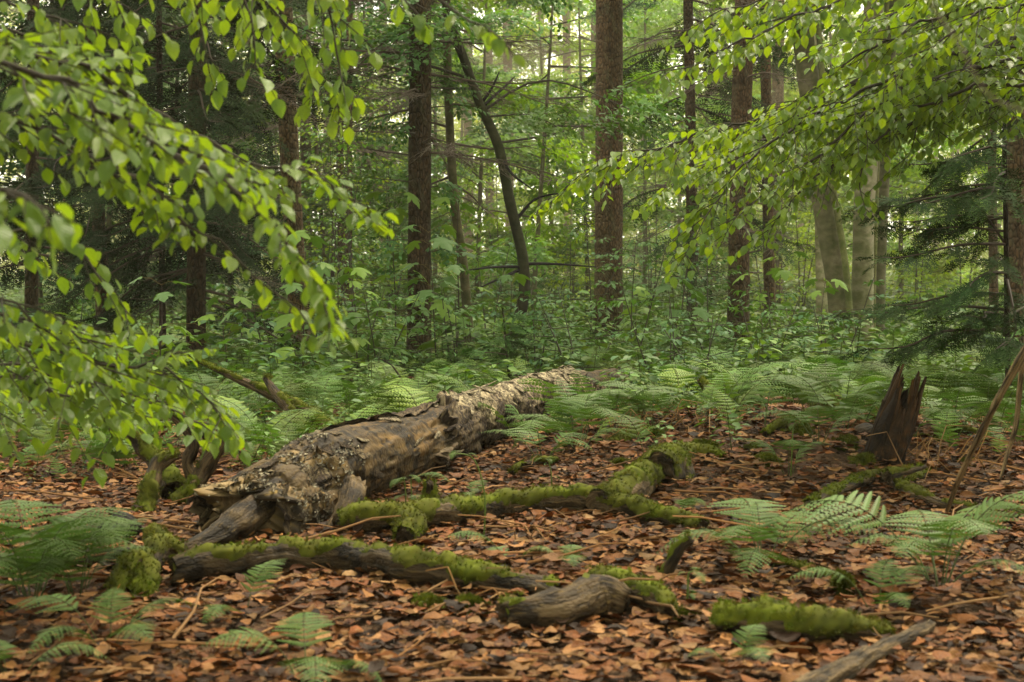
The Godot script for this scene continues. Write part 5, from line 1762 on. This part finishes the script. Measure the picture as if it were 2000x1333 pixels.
	t = tree("beech_tree", "leaning grey beech trunk with a green edge, leftmost of the beech group", [[1648, 680], [1636, 560], [1618, 450], [1605, 370], [1585, 200], [1560, 0]], 18.0, 44.0, 12.0, "beech bark", grey, Color(0.36, 0.35, 0.22), {"taper": 0.8, "rough": 0.05, "sides": 28, "step": 0.06, "flare": 0.25})
	p = stem_of(t)
	leafy_crown(t, p, 4.6, 11.0, 3.2, 18, 40, 0.5, Color(0.12, 0.21, 0.035), 1212)
	t = tree("beech_tree", "thin mossy stem growing along the right side of the leaning beech", [[1664, 665], [1652, 520], [1638, 430], [1622, 330], [1612, 220]], 17.8, 14.0, 7.0, "beech bark", Color(0.5, 0.55, 0.25), Color(0.4, 0.42, 0.2), {"flare": 0.2})
	p = stem_of(t)
	t = tree("beech_tree", "stout pale grey beech trunk in the middle of the beech group", [[1682, 670], [1686, 520], [1688, 400], [1696, 300], [1702, 100], [1712, -80]], 18.2, 42.0, 12.0, "beech bark", Color(0.92, 0.86, 0.74), Color(0.62, 0.58, 0.44), {"taper": 0.75, "rough": 0.05, "sides": 28, "step": 0.06, "flare": 0.25})
	p = stem_of(t)
	leafy_crown(t, p, 4.6, 11.0, 3.2, 18, 40, 0.5, Color(0.12, 0.21, 0.035), 1213)
	t = tree("beech_tree", "thin green stem hugging the stout pale beech", [[1704, 660], [1706, 540], [1710, 420], [1714, 300], [1722, 180]], 18.4, 13.0, 7.0, "beech bark", Color(0.55, 0.6, 0.28), Color(0.45, 0.45, 0.25), {"flare": 0.1})
	p = stem_of(t)
	t = tree("beech_tree", "slender dark beech trunk, rightmost of the beech group", [[1715, 670], [1722, 450], [1732, 250], [1742, 60]], 18.6, 24.0, 11.0, "beech bark", Color(0.42, 0.4, 0.3), Color(0.32, 0.32, 0.22), {"flare": 0.2})
	p = stem_of(t)
	leafy_crown(t, p, 3.2, 10.0, 2.6, 16, 30, 0.45, Color(0.11, 0.2, 0.035), 1214)
	t = tree("beech_tree", "pale trunk seen through the sunlit gap, behind the leaning beech", [[1607, 640], [1604, 480], [1600, 300]], 26.0, 24.0, 12.0, "beech bark", Color(1.05, 0.98, 0.8), grey)
	p = stem_of(t)
	# the right edge
	t = tree("spruce_tree", "thick brown trunk at the right edge behind the dark fir", [[1978, 740], [1984, 400], [1986, 0]], 13.5, 38.0, 16.0, "conifer bark", Color(0.8, 0.68, 0.52), dark, {"rough": 0.1})
	p = stem_of(t)
	dead_branches(t, p, 0.1, 1.5, 5.0, 8, 1.0, 1215, 0.1)
	t = tree("spruce_tree", "slim grey brown trunk left of the thick one at the right edge", [[1942, 640], [1938, 300], [1936, 100]], 21.0, 18.0, 14.0, "conifer bark", brown, dark)
	p = stem_of(t)
	t = tree("fir_tree", "dark young fir on the right with drooping flat boughs reaching left", [[1972, 800], [1966, 500], [1962, 260], [1960, 120]], 9.9, 13.0, 3.2, "conifer bark", Color(0.3, 0.28, 0.24), Color(0.22, 0.2, 0.18), {"taper": 0.4, "flare": 0.1})
	p = stem_of(t)
	boughs(t, p, 0.45, 1.7, 15, 1.15, 0.9, S.fir, 0.28, 1216, 0.14, Color(1.0, 1.05, 0.85), Vector3(-1, 0, 0.1))
	boughs(t, p, 0.5, 2.5, 8, 1.0, 0.6, S.fir, 0.27, 1217, 0.12, Color(1.0, 1.05, 0.85))
	boughs(t, p, 1.6, 2.5, 6, 0.95, 0.7, S.fir, 0.27, 1218, 0.1, Color(1.0, 1.05, 0.85), Vector3(-1, 0, 0.2))
	t = tree("fir_tree", "little fir sapling with thin level side shoots, just behind the fallen log", [[996, 752], [986, 680], [982, 606]], 11.3, 8.0, 0.72, "conifer bark", Color(0.25, 0.22, 0.18), Color(0.2, 0.18, 0.15), {"taper": 0.3, "flare": 0.05, "sides": 8})
	p = stem_of(t)
	boughs(t, p, 0.12, 0.68, 14, 0.55, 0.12, S.fir, 0.16, 1231, 0.05, Color(1.9, 2.1, 1.5))
	# the left
	t = tree("spruce_tree", "slim leaning trunk rising behind the left beech branches", [[588, 690], [576, 500], [560, 200], [552, 0]], 16.0, 40.0, 16.0, "conifer bark", Color(1.25, 1.15, 0.8), Color(0.9, 0.85, 0.6), {"taper": 0.7, "rough": 0.05})
	p = stem_of(t)
	dead_branches(t, p, 0.09, 1.2, 4.5, 6, 0.8, 1219, 0.1)
	t = tree("spruce_tree", "reddish trunk just behind the slim leaning one on the left", [[602, 640], [597, 300], [590, 0]], 30.0, 24.0, 18.0, "conifer bark", pink, brown)
	p = stem_of(t)
	t = tree("spruce_tree", "broad dark spruce on the left with drooping black green boughs down to the ground", [[382, 720], [384, 400], [386, 100]], 13.6, 38.0, 14.0, "conifer bark", Color(0.36, 0.3, 0.26), dark, {"flare": 0.3})
	p = stem_of(t)
	boughs(t, p, 0.75, 4.2, 44, 1.35, 1.25, S.spruce, 0.42, 1220, 0.42, Color(0.75, 0.8, 0.8))
	boughs(t, p, 4.2, 13.0, 24, 2.0, 0.8, S.spruce, 0.55, 1221, 0.35, Color(0.8, 0.85, 0.8))
	dead_branches(t, p, 0.08, 0.8, 3.0, 12, 1.0, 1222, 0.3)
	t = tree("spruce_tree", "thin black spruce stem just left of the broad dark spruce", [[318, 700], [315, 450], [312, 200]], 14.6, 13.0, 9.0, "conifer bark", Color(0.3, 0.26, 0.22), dark)
	p = stem_of(t)
	boughs(t, p, 1.2, 4.6, 30, 1.2, 1.1, S.spruce, 0.4, 1223, 0.35, Color(0.75, 0.8, 0.8))
	t = tree("spruce_tree", "brown trunk at the far left, seen through the beech leaves", [[205, 690], [195, 500], [178, 100]], 15.0, 27.0, 15.0, "conifer bark", Color(0.62, 0.52, 0.38), dark)
	p = stem_of(t)
	boughs(t, p, 1.6, 5.0, 18, 1.6, 1.5, S.spruce, 0.45, 1224, 0.35, Color(0.75, 0.8, 0.8))
	t = tree("spruce_tree", "dark spruce at the left edge behind the nearest beech leaves", [[60, 690], [62, 400], [64, 100]], 17.0, 26.0, 15.0, "conifer bark", Color(0.4, 0.34, 0.28), dark)
	p = stem_of(t)
	boughs(t, p, 1.0, 5.6, 22, 1.8, 1.7, S.spruce, 0.5, 1225, 0.35, Color(0.8, 0.85, 0.8))
	t = tree("spruce_tree", "thin dark trunk in the upper left, left one of a close pair", [[668, 640], [664, 300], [660, 0]], 25.0, 15.0, 15.0, "conifer bark", Color(0.7, 0.6, 0.5), dark)
	p = stem_of(t)
	dead_branches(t, p, 0.06, 3.0, 7.5, 20, 1.5, 1226, 0.12)
	t = tree("spruce_tree", "thin dark trunk in the upper left, right one of a close pair", [[680, 640], [681, 300], [683, 0]], 23.0, 15.0, 15.0, "conifer bark", Color(0.7, 0.6, 0.5), dark)
	p = stem_of(t)
	dead_branches(t, p, 0.06, 2.6, 7.0, 22, 1.5, 1227, 0.12)
	# pale trunks far back
	var far := [
		[915, 915, 44.0, 20.0, "pale pinkish far trunk left of the black leaning tree"],
		[958, 954, 50.0, 18.0, "pale far trunk just behind the black leaning tree's middle"],
		[998, 990, 42.0, 20.0, "pinkish far trunk right behind the black leaning tree"],
		[1112, 1106, 46.0, 18.0, "pale pink far trunk left of the big straight trunk, with a bare lower stem"],
		[1163, 1160, 38.0, 15.0, "thin pale trunk touching the left edge of the big straight trunk"],
		[1060, 1058, 60.0, 13.0, "faint far trunk between the black leaning tree and the pale pink one"],
		[752, 748, 48.0, 20.0, "faint reddish trunk left of the thick dark trunk"],
		[726, 722, 58.0, 15.0, "faint thin trunk beside the faint reddish one"],
		[1255, 1252, 55.0, 14.0, "faint far trunk right of the big straight trunk"],
		[1395, 1392, 40.0, 16.0, "grey brown far trunk left of the ringed trunk"],
		[1566, 1562, 52.0, 14.0, "faint far trunk in the sunlit gap"],
		[1580, 1578, 60.0, 10.0, "thin faint far trunk in the sunlit gap, beside another"],
		[1790, 1788, 50.0, 12.0, "far trunk behind the fir's upper boughs"],
		[1872, 1868, 55.0, 9.0, "orange far pine trunk seen through the fir"],
		[1830, 1826, 62.0, 12.0, "faint far trunk left of the orange pine"],
		[640, 636, 52.0, 14.0, "faint far trunk left of the close pair"],
		[500, 498, 40.0, 18.0, "brown far trunk left of the slim leaning one"],
		[440, 436, 48.0, 16.0, "dim far trunk right of the broad dark spruce"],
		[130, 126, 34.0, 18.0, "dim trunk deep in the shade on the far left"],
		[270, 268, 30.0, 16.0, "dim trunk between the far left trunk and the broad dark spruce"]]
	for k in far.size():
		var q: Array = far[k]
		var c := pink
		if k == 13:
			c = Color(3.2, 1.5, 0.8)
		t = tree("pine_tree", q[4], [[q[0], 620], [q[1], 0]], q[2], q[3], 22.0, "conifer bark", c, Color(1.4, 1.2, 1.05), {"step": 0.5, "sides": 12, "group": "pale trunks far back"})
		p = stem_of(t)
		dead_branches(t, p, 0.1, 6.0, 12.0, 7, 2.4, 1300 + k, 0.15)
		rng.seed = 1340 + k
		boughs(t, p, 10.5, 20.0, 5, 3.0, 1.5, S.spruce, 1.1, 1320 + k, 0.25, Color(1.4, 1.6, 1.2))
	# leafy trees that fill the depth
	var fill := [
		[640, 27.0, 8.0, 2.4, Color(0.11, 0.19, 0.035)], [730, 30.0, 9.0, 2.6, Color(0.12, 0.20, 0.04)], [850, 33.0, 9.0, 2.8, Color(0.09, 0.165, 0.04)], [930, 28.0, 8.0, 2.2, Color(0.085, 0.16, 0.04)],
		[1040, 24.0, 7.0, 2.4, Color(0.10, 0.18, 0.035)], [1090, 36.0, 10.0, 3.0, Color(0.17, 0.25, 0.04)], [1150, 30.0, 8.0, 2.4, Color(0.10, 0.18, 0.04)], [1260, 32.0, 9.0, 2.8, Color(0.12, 0.20, 0.04)],
		[1320, 40.0, 10.0, 3.2, Color(0.12, 0.20, 0.045)], [1420, 34.0, 9.0, 2.8, Color(0.13, 0.215, 0.04)], [1530, 36.0, 10.0, 3.2, Color(0.18, 0.27, 0.04)], [1640, 34.0, 10.0, 3.0, Color(0.15, 0.23, 0.04)],
		[1760, 32.0, 9.0, 2.8, Color(0.14, 0.225, 0.04)], [1850, 38.0, 10.0, 3.2, Color(0.17, 0.26, 0.04)], [1940, 30.0, 9.0, 2.8, Color(0.15, 0.235, 0.04)], [2020, 26.0, 8.0, 2.6, Color(0.13, 0.21, 0.04)],
		[540, 30.0, 9.0, 2.8, Color(0.09, 0.165, 0.04)], [450, 28.0, 8.0, 2.6, Color(0.075, 0.14, 0.035)], [330, 26.0, 8.0, 2.6, Color(0.06, 0.115, 0.03)], [200, 24.0, 8.0, 2.6, Color(0.055, 0.11, 0.03)], [80, 26.0, 8.0, 2.8, Color(0.055, 0.11, 0.03)], [-20, 22.0, 8.0, 2.6, Color(0.055, 0.11, 0.03)],
		[700, 46.0, 13.0, 4.0, Color(0.13, 0.21, 0.045)], [890, 50.0, 13.0, 4.0, Color(0.13, 0.22, 0.045)], [1010, 54.0, 12.0, 4.0, Color(0.18, 0.27, 0.045)], [1200, 52.0, 13.0, 4.0, Color(0.16, 0.25, 0.045)],
		[1380, 56.0, 14.0, 4.4, Color(0.14, 0.23, 0.045)], [1600, 54.0, 14.0, 4.4, Color(0.18, 0.27, 0.045)], [1720, 58.0, 13.0, 4.4, Color(0.17, 0.26, 0.045)], [1900, 56.0, 14.0, 4.4, Color(0.17, 0.26, 0.045)], [560, 52.0, 13.0, 4.4, Color(0.11, 0.19, 0.045)], [400, 48.0, 13.0, 4.4, Color(0.09, 0.16, 0.04)], [180, 44.0, 12.0, 4.2, Color(0.07, 0.13, 0.035)]]
	var where := ["behind the slim leaning trunk", "left of the thick dark trunk", "behind the thick dark trunk", "behind the slim olive trunk", "right behind the black leaning tree", "in the bright gap left of the big straight trunk", "close behind the big straight trunk's left side", "right of the big straight trunk", "left of the drooping spruce", "behind the ringed trunk", "in the sunlit gap", "between the beech trunks", "right of the beech group", "behind the dark fir", "at the right edge behind the fir's stem", "cut by the right edge",
		"left of the slim leaning trunk", "right of the broad dark spruce", "behind the broad dark spruce", "behind the far left trunk", "in the shade at the left edge", "cut by the left edge", "far behind the close pair of thin trunks", "far behind the pinkish trunks", "far back under the bright patch of sky", "far behind the big straight trunk", "far behind the drooping spruce", "far behind the leaning beech", "far behind the rightmost beech", "far back beyond the fir", "far back left of the slim leaning trunk", "far back right of the dark spruce", "far back in the dark on the left"]
	for k in fill.size():
		var q: Array = fill[k]
		t = tree("leafy_tree", "%s leafy tree %s" % ["yellow green" if q[4].r > 0.14 else ("dark green" if q[4].r < 0.08 else "mid green"), where[k]], [[q[0], 610], [q[0] + (k % 5 - 2) * 14, 200]], q[1], 6.0 + 150.0 / q[1], q[2] * 0.9, "beech bark", Color(0.4, 0.36, 0.28), Color(0.3, 0.28, 0.2), {"step": 0.4, "sides": 10, "taper": 0.3, "group": "leafy trees in the depth of the wood"})
		p = stem_of(t)
		leafy_crown(t, p, 1.0 if q[1] < 40.0 else 1.6, q[2], q[3], 28 if q[0] < 560 else 17, int(20 + q[3] * 6), 0.42 + q[1] * 0.007, q[4] * (1.35 if q[4].r > 0.1 else 1.0), 1400 + k, "bright leaf" if q[4].r > 0.1 else "soft leaf")
	# the far wood that reads as one mass
	rng.seed = 1500
	var far_leaves := []
	var hue := PackedColorArray()
	for k in 13000:
		var d := rng.randf_range(62.0, 88.0)
		var x := rng.randf_range(-0.45, 0.45) * d
		var y := G(x, -d) + (14.5 + 4.0 * low_noise.get_noise_2d(x * 2.0, 77.0)) * pow(rng.randf(), 1.2)
		if low_noise.get_noise_3d(x * 3.0, y * 4.0, d) < -0.16 + y * 0.012 and y > 3.0:
			continue
		far_leaves.append(Transform3D(aim(jitter(1.0) + Vector3(0, -0.2, 0), Vector3.UP + jitter(0.6), rng.randf_range(1.0, 1.9)), Vector3(x, y, -d)))
		hue.append(tone(Color(0.22, 0.29, 0.042).lerp(Color(0.32, 0.37, 0.045), rng.randf()), 0.2, 0.1))
	var wood := swarm("far_wood", S.clump[0], M["bright leaf"], far_leaves, hue)
	wood.set_meta("label", "hazy green foliage of the far wood behind all the trees")
	wood.set_meta("category", "woods")

func beeches() -> void:
	var L := "beech branches on the left"
	var R := "beech branches on the right"
	var T := "beech twigs hanging from the top edge"
	var list := [
		["long beech branch arching in from the left edge, upper of two long arches", L, [[-140, 70, 3.20], [110, 105, 3.20], [250, 190, 3.25], [400, 275, 3.30], [560, 330, 3.35], [740, 420, 3.40]], 0.007, {"leaf": 0.048, "twig": 0.32, "gap": 0.024, "hang": 0.45}],
		["beech branch with big blurred leaves ending before the broken bough, lower of two long arches", L, [[-160, 120, 2.70], [80, 130, 2.70], [190, 215, 2.75], [300, 285, 2.80], [420, 340, 2.85], [520, 440, 2.85], [600, 530, 2.85], [645, 620, 2.85]], 0.007, {"leaf": 0.050, "twig": 0.3, "gap": 0.024, "hang": 0.65}],
		["beech branch filling the space between the long arches and the nearest branch", L, [[-160, 190, 3.20], [40, 235, 3.20], [180, 300, 3.25], [290, 380, 3.30], [350, 450, 3.30]], 0.006, {"leaf": 0.048, "twig": 0.3, "gap": 0.026, "hang": 0.6}],
		["nearest and most blurred beech branch, with the largest leaves, at the left edge", L, [[-180, 300, 2.10], [-60, 360, 2.10], [50, 400, 2.05], [110, 440, 2.05]], 0.005, {"leaf": 0.056, "twig": 0.16, "gap": 0.027, "hang": 1.0}],
		["beech spray at mid height near the left edge, in front of the far left trunk", L, [[-120, 430, 3.60], [60, 450, 3.60], [150, 490, 3.60], [215, 560, 3.60], [265, 640, 3.60]], 0.005, {"leaf": 0.052, "twig": 0.28, "gap": 0.045, "hang": 0.9}],
		["thin beech twig hanging diagonally before the dark spruce, below the two long arches", L, [[230, 330, 3.10], [330, 400, 3.20], [430, 480, 3.25], [530, 560, 3.30], [620, 650, 3.30]], 0.004, {"leaf": 0.050, "twig": 0.13, "gap": 0.06, "hang": 1.0, "from": 0.02}],
		["dense low beech spray at the left edge, its tip drooping over the forked snag", L, [[-140, 655, 3.80], [60, 670, 3.80], [170, 700, 3.80], [290, 725, 3.85], [390, 765, 3.85], [440, 825, 3.85]], 0.007, {"leaf": 0.048, "twig": 0.5, "gap": 0.027, "hang": 0.75}],
		["lowest beech spray in the left, hanging over the ferns", L, [[-140, 730, 4.0], [20, 740, 4.0], [120, 770, 4.0], [200, 820, 4.0], [225, 870, 4.0]], 0.005, {"leaf": 0.056, "twig": 0.4, "gap": 0.045, "hang": 0.9}],
		["beech spray behind the dense low one, reaching towards the crooked snag", L, [[-140, 700, 4.4], [80, 730, 4.4], [230, 765, 4.4], [350, 800, 4.4], [410, 850, 4.4]], 0.006, {"leaf": 0.054, "twig": 0.45, "gap": 0.04, "hang": 0.6}],
		["beech spray at the left edge just above the dense low one", L, [[-140, 610, 3.8], [40, 620, 3.8], [150, 650, 3.8], [240, 700, 3.8]], 0.005, {"leaf": 0.052, "twig": 0.34, "gap": 0.04, "hang": 0.6}],
		["beech spray at the left edge between the nearest branch and the dense low spray", L, [[-140, 560, 3.30], [0, 590, 3.30], [100, 640, 3.35], [170, 690, 3.40]], 0.005, {"leaf": 0.048, "twig": 0.28, "gap": 0.04, "hang": 0.8}],
		["beech twig in the top left corner with hanging leaves", T, [[-120, -40, 3.4], [50, 10, 3.4], [130, 60, 3.4], [190, 130, 3.45]], 0.005, {"leaf": 0.050, "twig": 0.26, "gap": 0.045, "hang": 1.3}],
		["beech twig hanging from the top edge, first to the right of the corner one", T, [[250, -180, 4.0], [330, -60, 4.0], [385, 40, 4.0], [415, 170, 4.0]], 0.005, {"leaf": 0.058, "twig": 0.28, "gap": 0.045, "hang": 1.4}],
		["beech twig hanging from the top edge above the slim leaning trunk", T, [[330, -160, 4.3], [470, -40, 4.3], [550, 40, 4.3], [600, 130, 4.3], [620, 200, 4.3]], 0.006, {"leaf": 0.054, "twig": 0.34, "gap": 0.045, "hang": 1.4}],
		["beech twig hanging from the top edge right of the slim leaning trunk", T, [[520, -180, 4.1], [620, -40, 4.1], [650, 60, 4.1], [668, 160, 4.1], [660, 240, 4.1]], 0.005, {"leaf": 0.060, "twig": 0.26, "gap": 0.042, "hang": 1.4}],
		["beech twig hanging at the top edge between the corner twig and the next one", T, [[120, -160, 3.6], [200, -50, 3.6], [240, 50, 3.6], [255, 130, 3.6]], 0.005, {"leaf": 0.058, "twig": 0.26, "gap": 0.045, "hang": 1.2}],
		["beech twig hanging at the top edge directly above the broad dark spruce", T, [[380, -160, 3.7], [440, -50, 3.7], [490, 40, 3.7], [500, 130, 3.7]], 0.005, {"leaf": 0.058, "twig": 0.26, "gap": 0.045, "hang": 1.2}],
		["leafy beech spray over the top left, just under the corner twig", L, [[-160, 10, 3.50], [0, 60, 3.50], [120, 90, 3.55], [230, 150, 3.60]], 0.006, {"leaf": 0.048, "twig": 0.34, "gap": 0.027, "hang": 0.8}],
		["beech twig with a few large leaves at the top edge before the thick dark trunk", T, [[690, -120, 3.9], [750, -40, 3.9], [800, 10, 3.9], [840, 50, 3.9]], 0.004, {"leaf": 0.060, "twig": 0.12, "gap": 0.045, "hang": 1.4}],
		["small blurred beech twig at the top edge above the black leaning tree", T, [[740, -120, 3.0], [850, -20, 3.0], [920, 40, 2.95], [995, 95, 2.9]], 0.004, {"leaf": 0.046, "twig": 0.09, "gap": 0.07, "hang": 0.9}],
		["beech branch with the longest reach, its tip crossing the big straight trunk", R, [[2160, -40, 7.6], [1900, 70, 7.4], [1700, 150, 7.2], [1500, 225, 7.0], [1300, 285, 6.8], [1180, 315, 6.7], [1065, 395, 6.7]], 0.012, {"leaf": 0.060, "twig": 0.75, "gap": 0.045}],
		["beech branch sweeping down to a drooping tip left of the ringed trunk", R, [[2140, 30, 7.2], [1850, 110, 7.0], [1650, 195, 6.8], [1480, 300, 6.6], [1400, 395, 6.5], [1335, 510, 6.4]], 0.012, {"leaf": 0.060, "twig": 0.62, "gap": 0.042}],
		["beech branch ending in front of the ringed trunk, right of the drooping tip", R, [[2140, 110, 6.8], [1900, 130, 6.7], [1720, 200, 6.6], [1600, 300, 6.5], [1500, 370, 6.4], [1425, 440, 6.3]], 0.012, {"leaf": 0.058, "twig": 0.6, "gap": 0.042}],
		["beech branch along the top edge above the drooping spruce, leaves hanging singly", R, [[1900, -140, 6.0], [1700, -40, 5.9], [1550, 40, 5.8], [1400, 100, 5.7], [1290, 150, 5.6]], 0.009, {"leaf": 0.058, "twig": 0.45, "gap": 0.06, "hang": 1.0}],
		["topmost beech branch right of the middle", R, [[1850, -180, 5.8], [1640, -70, 5.7], [1480, 0, 5.6], [1340, 60, 5.5]], 0.008, {"leaf": 0.057, "twig": 0.4, "gap": 0.06, "hang": 1.0}],
		["beech branch whose leaves hang before the stout pale beech", R, [[2160, 170, 6.5], [1950, 165, 6.5], [1800, 205, 6.5], [1720, 270, 6.4], [1680, 340, 6.4], [1690, 410, 6.3]], 0.010, {"leaf": 0.058, "twig": 0.34, "gap": 0.06, "hang": 0.9}],
		["beech branch in the upper right between the long reaching one and the top edge", R, [[2120, -60, 6.4], [1900, 10, 6.4], [1750, 70, 6.3], [1620, 150, 6.3], [1520, 240, 6.2]], 0.010, {"leaf": 0.058, "twig": 0.6, "gap": 0.042}],
		["beech branch in the top right corner", R, [[2200, -80, 5.8], [2030, -10, 5.8], [1900, 40, 5.7], [1790, 110, 5.7], [1720, 190, 5.7]], 0.008, {"leaf": 0.057, "twig": 0.5, "gap": 0.045}],
		["beech branch low in the leaf canopy, over the leaning beech's stem", R, [[2140, 190, 7.4], [1900, 200, 7.2], [1720, 270, 7.0], [1580, 360, 6.9], [1500, 450, 6.8]], 0.011, {"leaf": 0.058, "twig": 0.65, "gap": 0.042}],
		["beech branch with sparse leaves above the dark fir", R, [[2180, 60, 7.0], [2000, 80, 7.0], [1880, 130, 6.9], [1800, 210, 6.9], [1760, 280, 6.9]], 0.009, {"leaf": 0.057, "twig": 0.45, "gap": 0.08}],
		["beech branch along the very top edge, right half of the picture", R, [[2150, -190, 6.6], [1900, -110, 6.5], [1700, -50, 6.4], [1520, 10, 6.4], [1400, 60, 6.3]], 0.010, {"leaf": 0.058, "twig": 0.6, "gap": 0.042}],
		["beech branch filling the top edge above the rightmost beech", R, [[2200, -40, 7.4], [2000, -60, 7.3], [1850, -30, 7.2], [1720, 40, 7.1], [1600, 100, 7.0]], 0.010, {"leaf": 0.058, "twig": 0.6, "gap": 0.042}],
		["beech branch deep in the canopy over the gap between beech and fir", R, [[2200, 130, 8.0], [2000, 120, 7.9], [1860, 170, 7.8], [1740, 250, 7.7], [1640, 330, 7.6]], 0.010, {"leaf": 0.058, "twig": 0.55, "gap": 0.045}],
		["beech branch hidden behind the long reaching one, above the ringed trunk", R, [[2000, 60, 8.2], [1760, 170, 8.0], [1560, 250, 7.8], [1420, 300, 7.6], [1290, 370, 7.5]], 0.011, {"leaf": 0.060, "twig": 0.7, "gap": 0.042}]]
	for k in list.size():
		var q: Array = list[k]
		var o: Dictionary = q[4]
		o.seed = 1600 + k
		o.group = q[1]
		beech_branch(q[0], q[2], q[3], o)
	# a bare blurred twig close to the camera
	var t := thing("bare_twig", "thin bare blurred twig curving across the upper right corner", "twig", P(1900, 120, 1.3))
	var pts := path_of([[1785, -60, 1.3], [1830, 25, 1.3], [1870, 80, 1.3], [1905, 145, 1.3], [1950, 200, 1.3], [2090, 235, 1.3]])
	for i in pts.size():
		pts[i] -= t.position
	var sm := smooth_path(pts, radii(6, 0.0015, 0.0012), 0.02)
	var g := Geo.new()
	tube(g, sm[0], sm[1], 6, Color(0.14, 0.11, 0.08), 0.3, 300.0)
	part("stem", g.mesh(), M["twig bark"], t)

func _ready() -> void:
	low_noise.seed = 1
	low_noise.frequency = 0.05
	mid_noise.seed = 2
	mid_noise.frequency = 0.1
	mid_noise.fractal_octaves = 3
	fine_noise.seed = 3
	fine_noise.frequency = 0.3
	fine_noise.fractal_octaves = 2
	# camera
	var cam := Camera3D.new()
	cam.name = "camera"
	cam.position = EYE
	cam.rotation.x = PITCH
	cam.fov = 26.98
	cam.near = 0.05
	cam.far = 600.0
	var lens := CameraAttributesPhysical.new()
	lens.frustum_focal_length = 50.0
	lens.frustum_focus_distance = 9.0
	lens.exposure_aperture = 5.6
	lens.frustum_near = 0.05
	lens.frustum_far = 600.0
	cam.attributes = lens
	cam.fov = 26.98
	add_child(cam)
	cam.current = true
	# sky and air
	var env := Environment.new()
	env.background_mode = Environment.BG_SKY
	var sky := Sky.new()
	var sm := ProceduralSkyMaterial.new()
	sm.sky_top_color = Color(0.90, 0.90, 0.84)
	sm.sky_horizon_color = Color(0.96, 0.95, 0.87)
	sm.sky_curve = 0.25
	sm.sky_energy_multiplier = 1.0
	sm.ground_bottom_color = Color(0.12, 0.1, 0.07)
	sm.ground_horizon_color = Color(0.3, 0.3, 0.25)
	sky.sky_material = sm
	env.sky = sky
	env.tonemap_mode = Environment.TONE_MAPPER_LINEAR
	env.tonemap_exposure = 5.0
	env.fog_enabled = true
	env.fog_density = 0.0007
	env.fog_light_color = Color(0.93, 0.92, 0.82)
	env.volumetric_fog_enabled = true
	env.volumetric_fog_density = 0.0
	env.sdfgi_enabled = true
	env.ssao_enabled = true
	env.ssil_enabled = true
	var we := WorldEnvironment.new()
	we.name = "environment"
	we.environment = env
	add_child(we)
	# soft sun behind thin cloud, from behind the trees on the right
	var sun := DirectionalLight3D.new()
	sun.name = "sun"
	sun.light_energy = 0.5
	sun.light_angular_distance = 14.0
	sun.light_color = Color(1.0, 0.95, 0.84)
	sun.shadow_enabled = true
	sun.rotation_degrees = Vector3(-58, 150, 0)
	add_child(sun)
	# damp haze that hangs in the depth of the wood
	var haze := FogVolume.new()
	haze.name = "mist"
	haze.size = Vector3(110, 16, 70)
	haze.position = Vector3(0, 7.5, -60)
	var air := FogMaterial.new()
	air.albedo = Color(0.98, 0.93, 0.78)
	air.density = 0.0055
	haze.material = air
	haze.set_meta("kind", "stuff")
	haze.set_meta("label", "pale haze hanging between the far trunks")
	haze.set_meta("category", "mist")
	add_child(haze)
	var t0 := Time.get_ticks_msec()
	make_materials()
	make_shapes()
	print("shapes ", Time.get_ticks_msec() - t0)
	ground()
	crumbs()
	shading_foliage()
	trees()
	print("trees ", Time.get_ticks_msec() - t0)
	dead_wood()
	print("wood ", Time.get_ticks_msec() - t0)
	shrubs()
	undergrowth()
	ferns()
	fern_shoots()
	dry_bracken()
	saplings()
	print("plants ", Time.get_ticks_msec() - t0)
	beeches()
	print("all ", Time.get_ticks_msec() - t0)
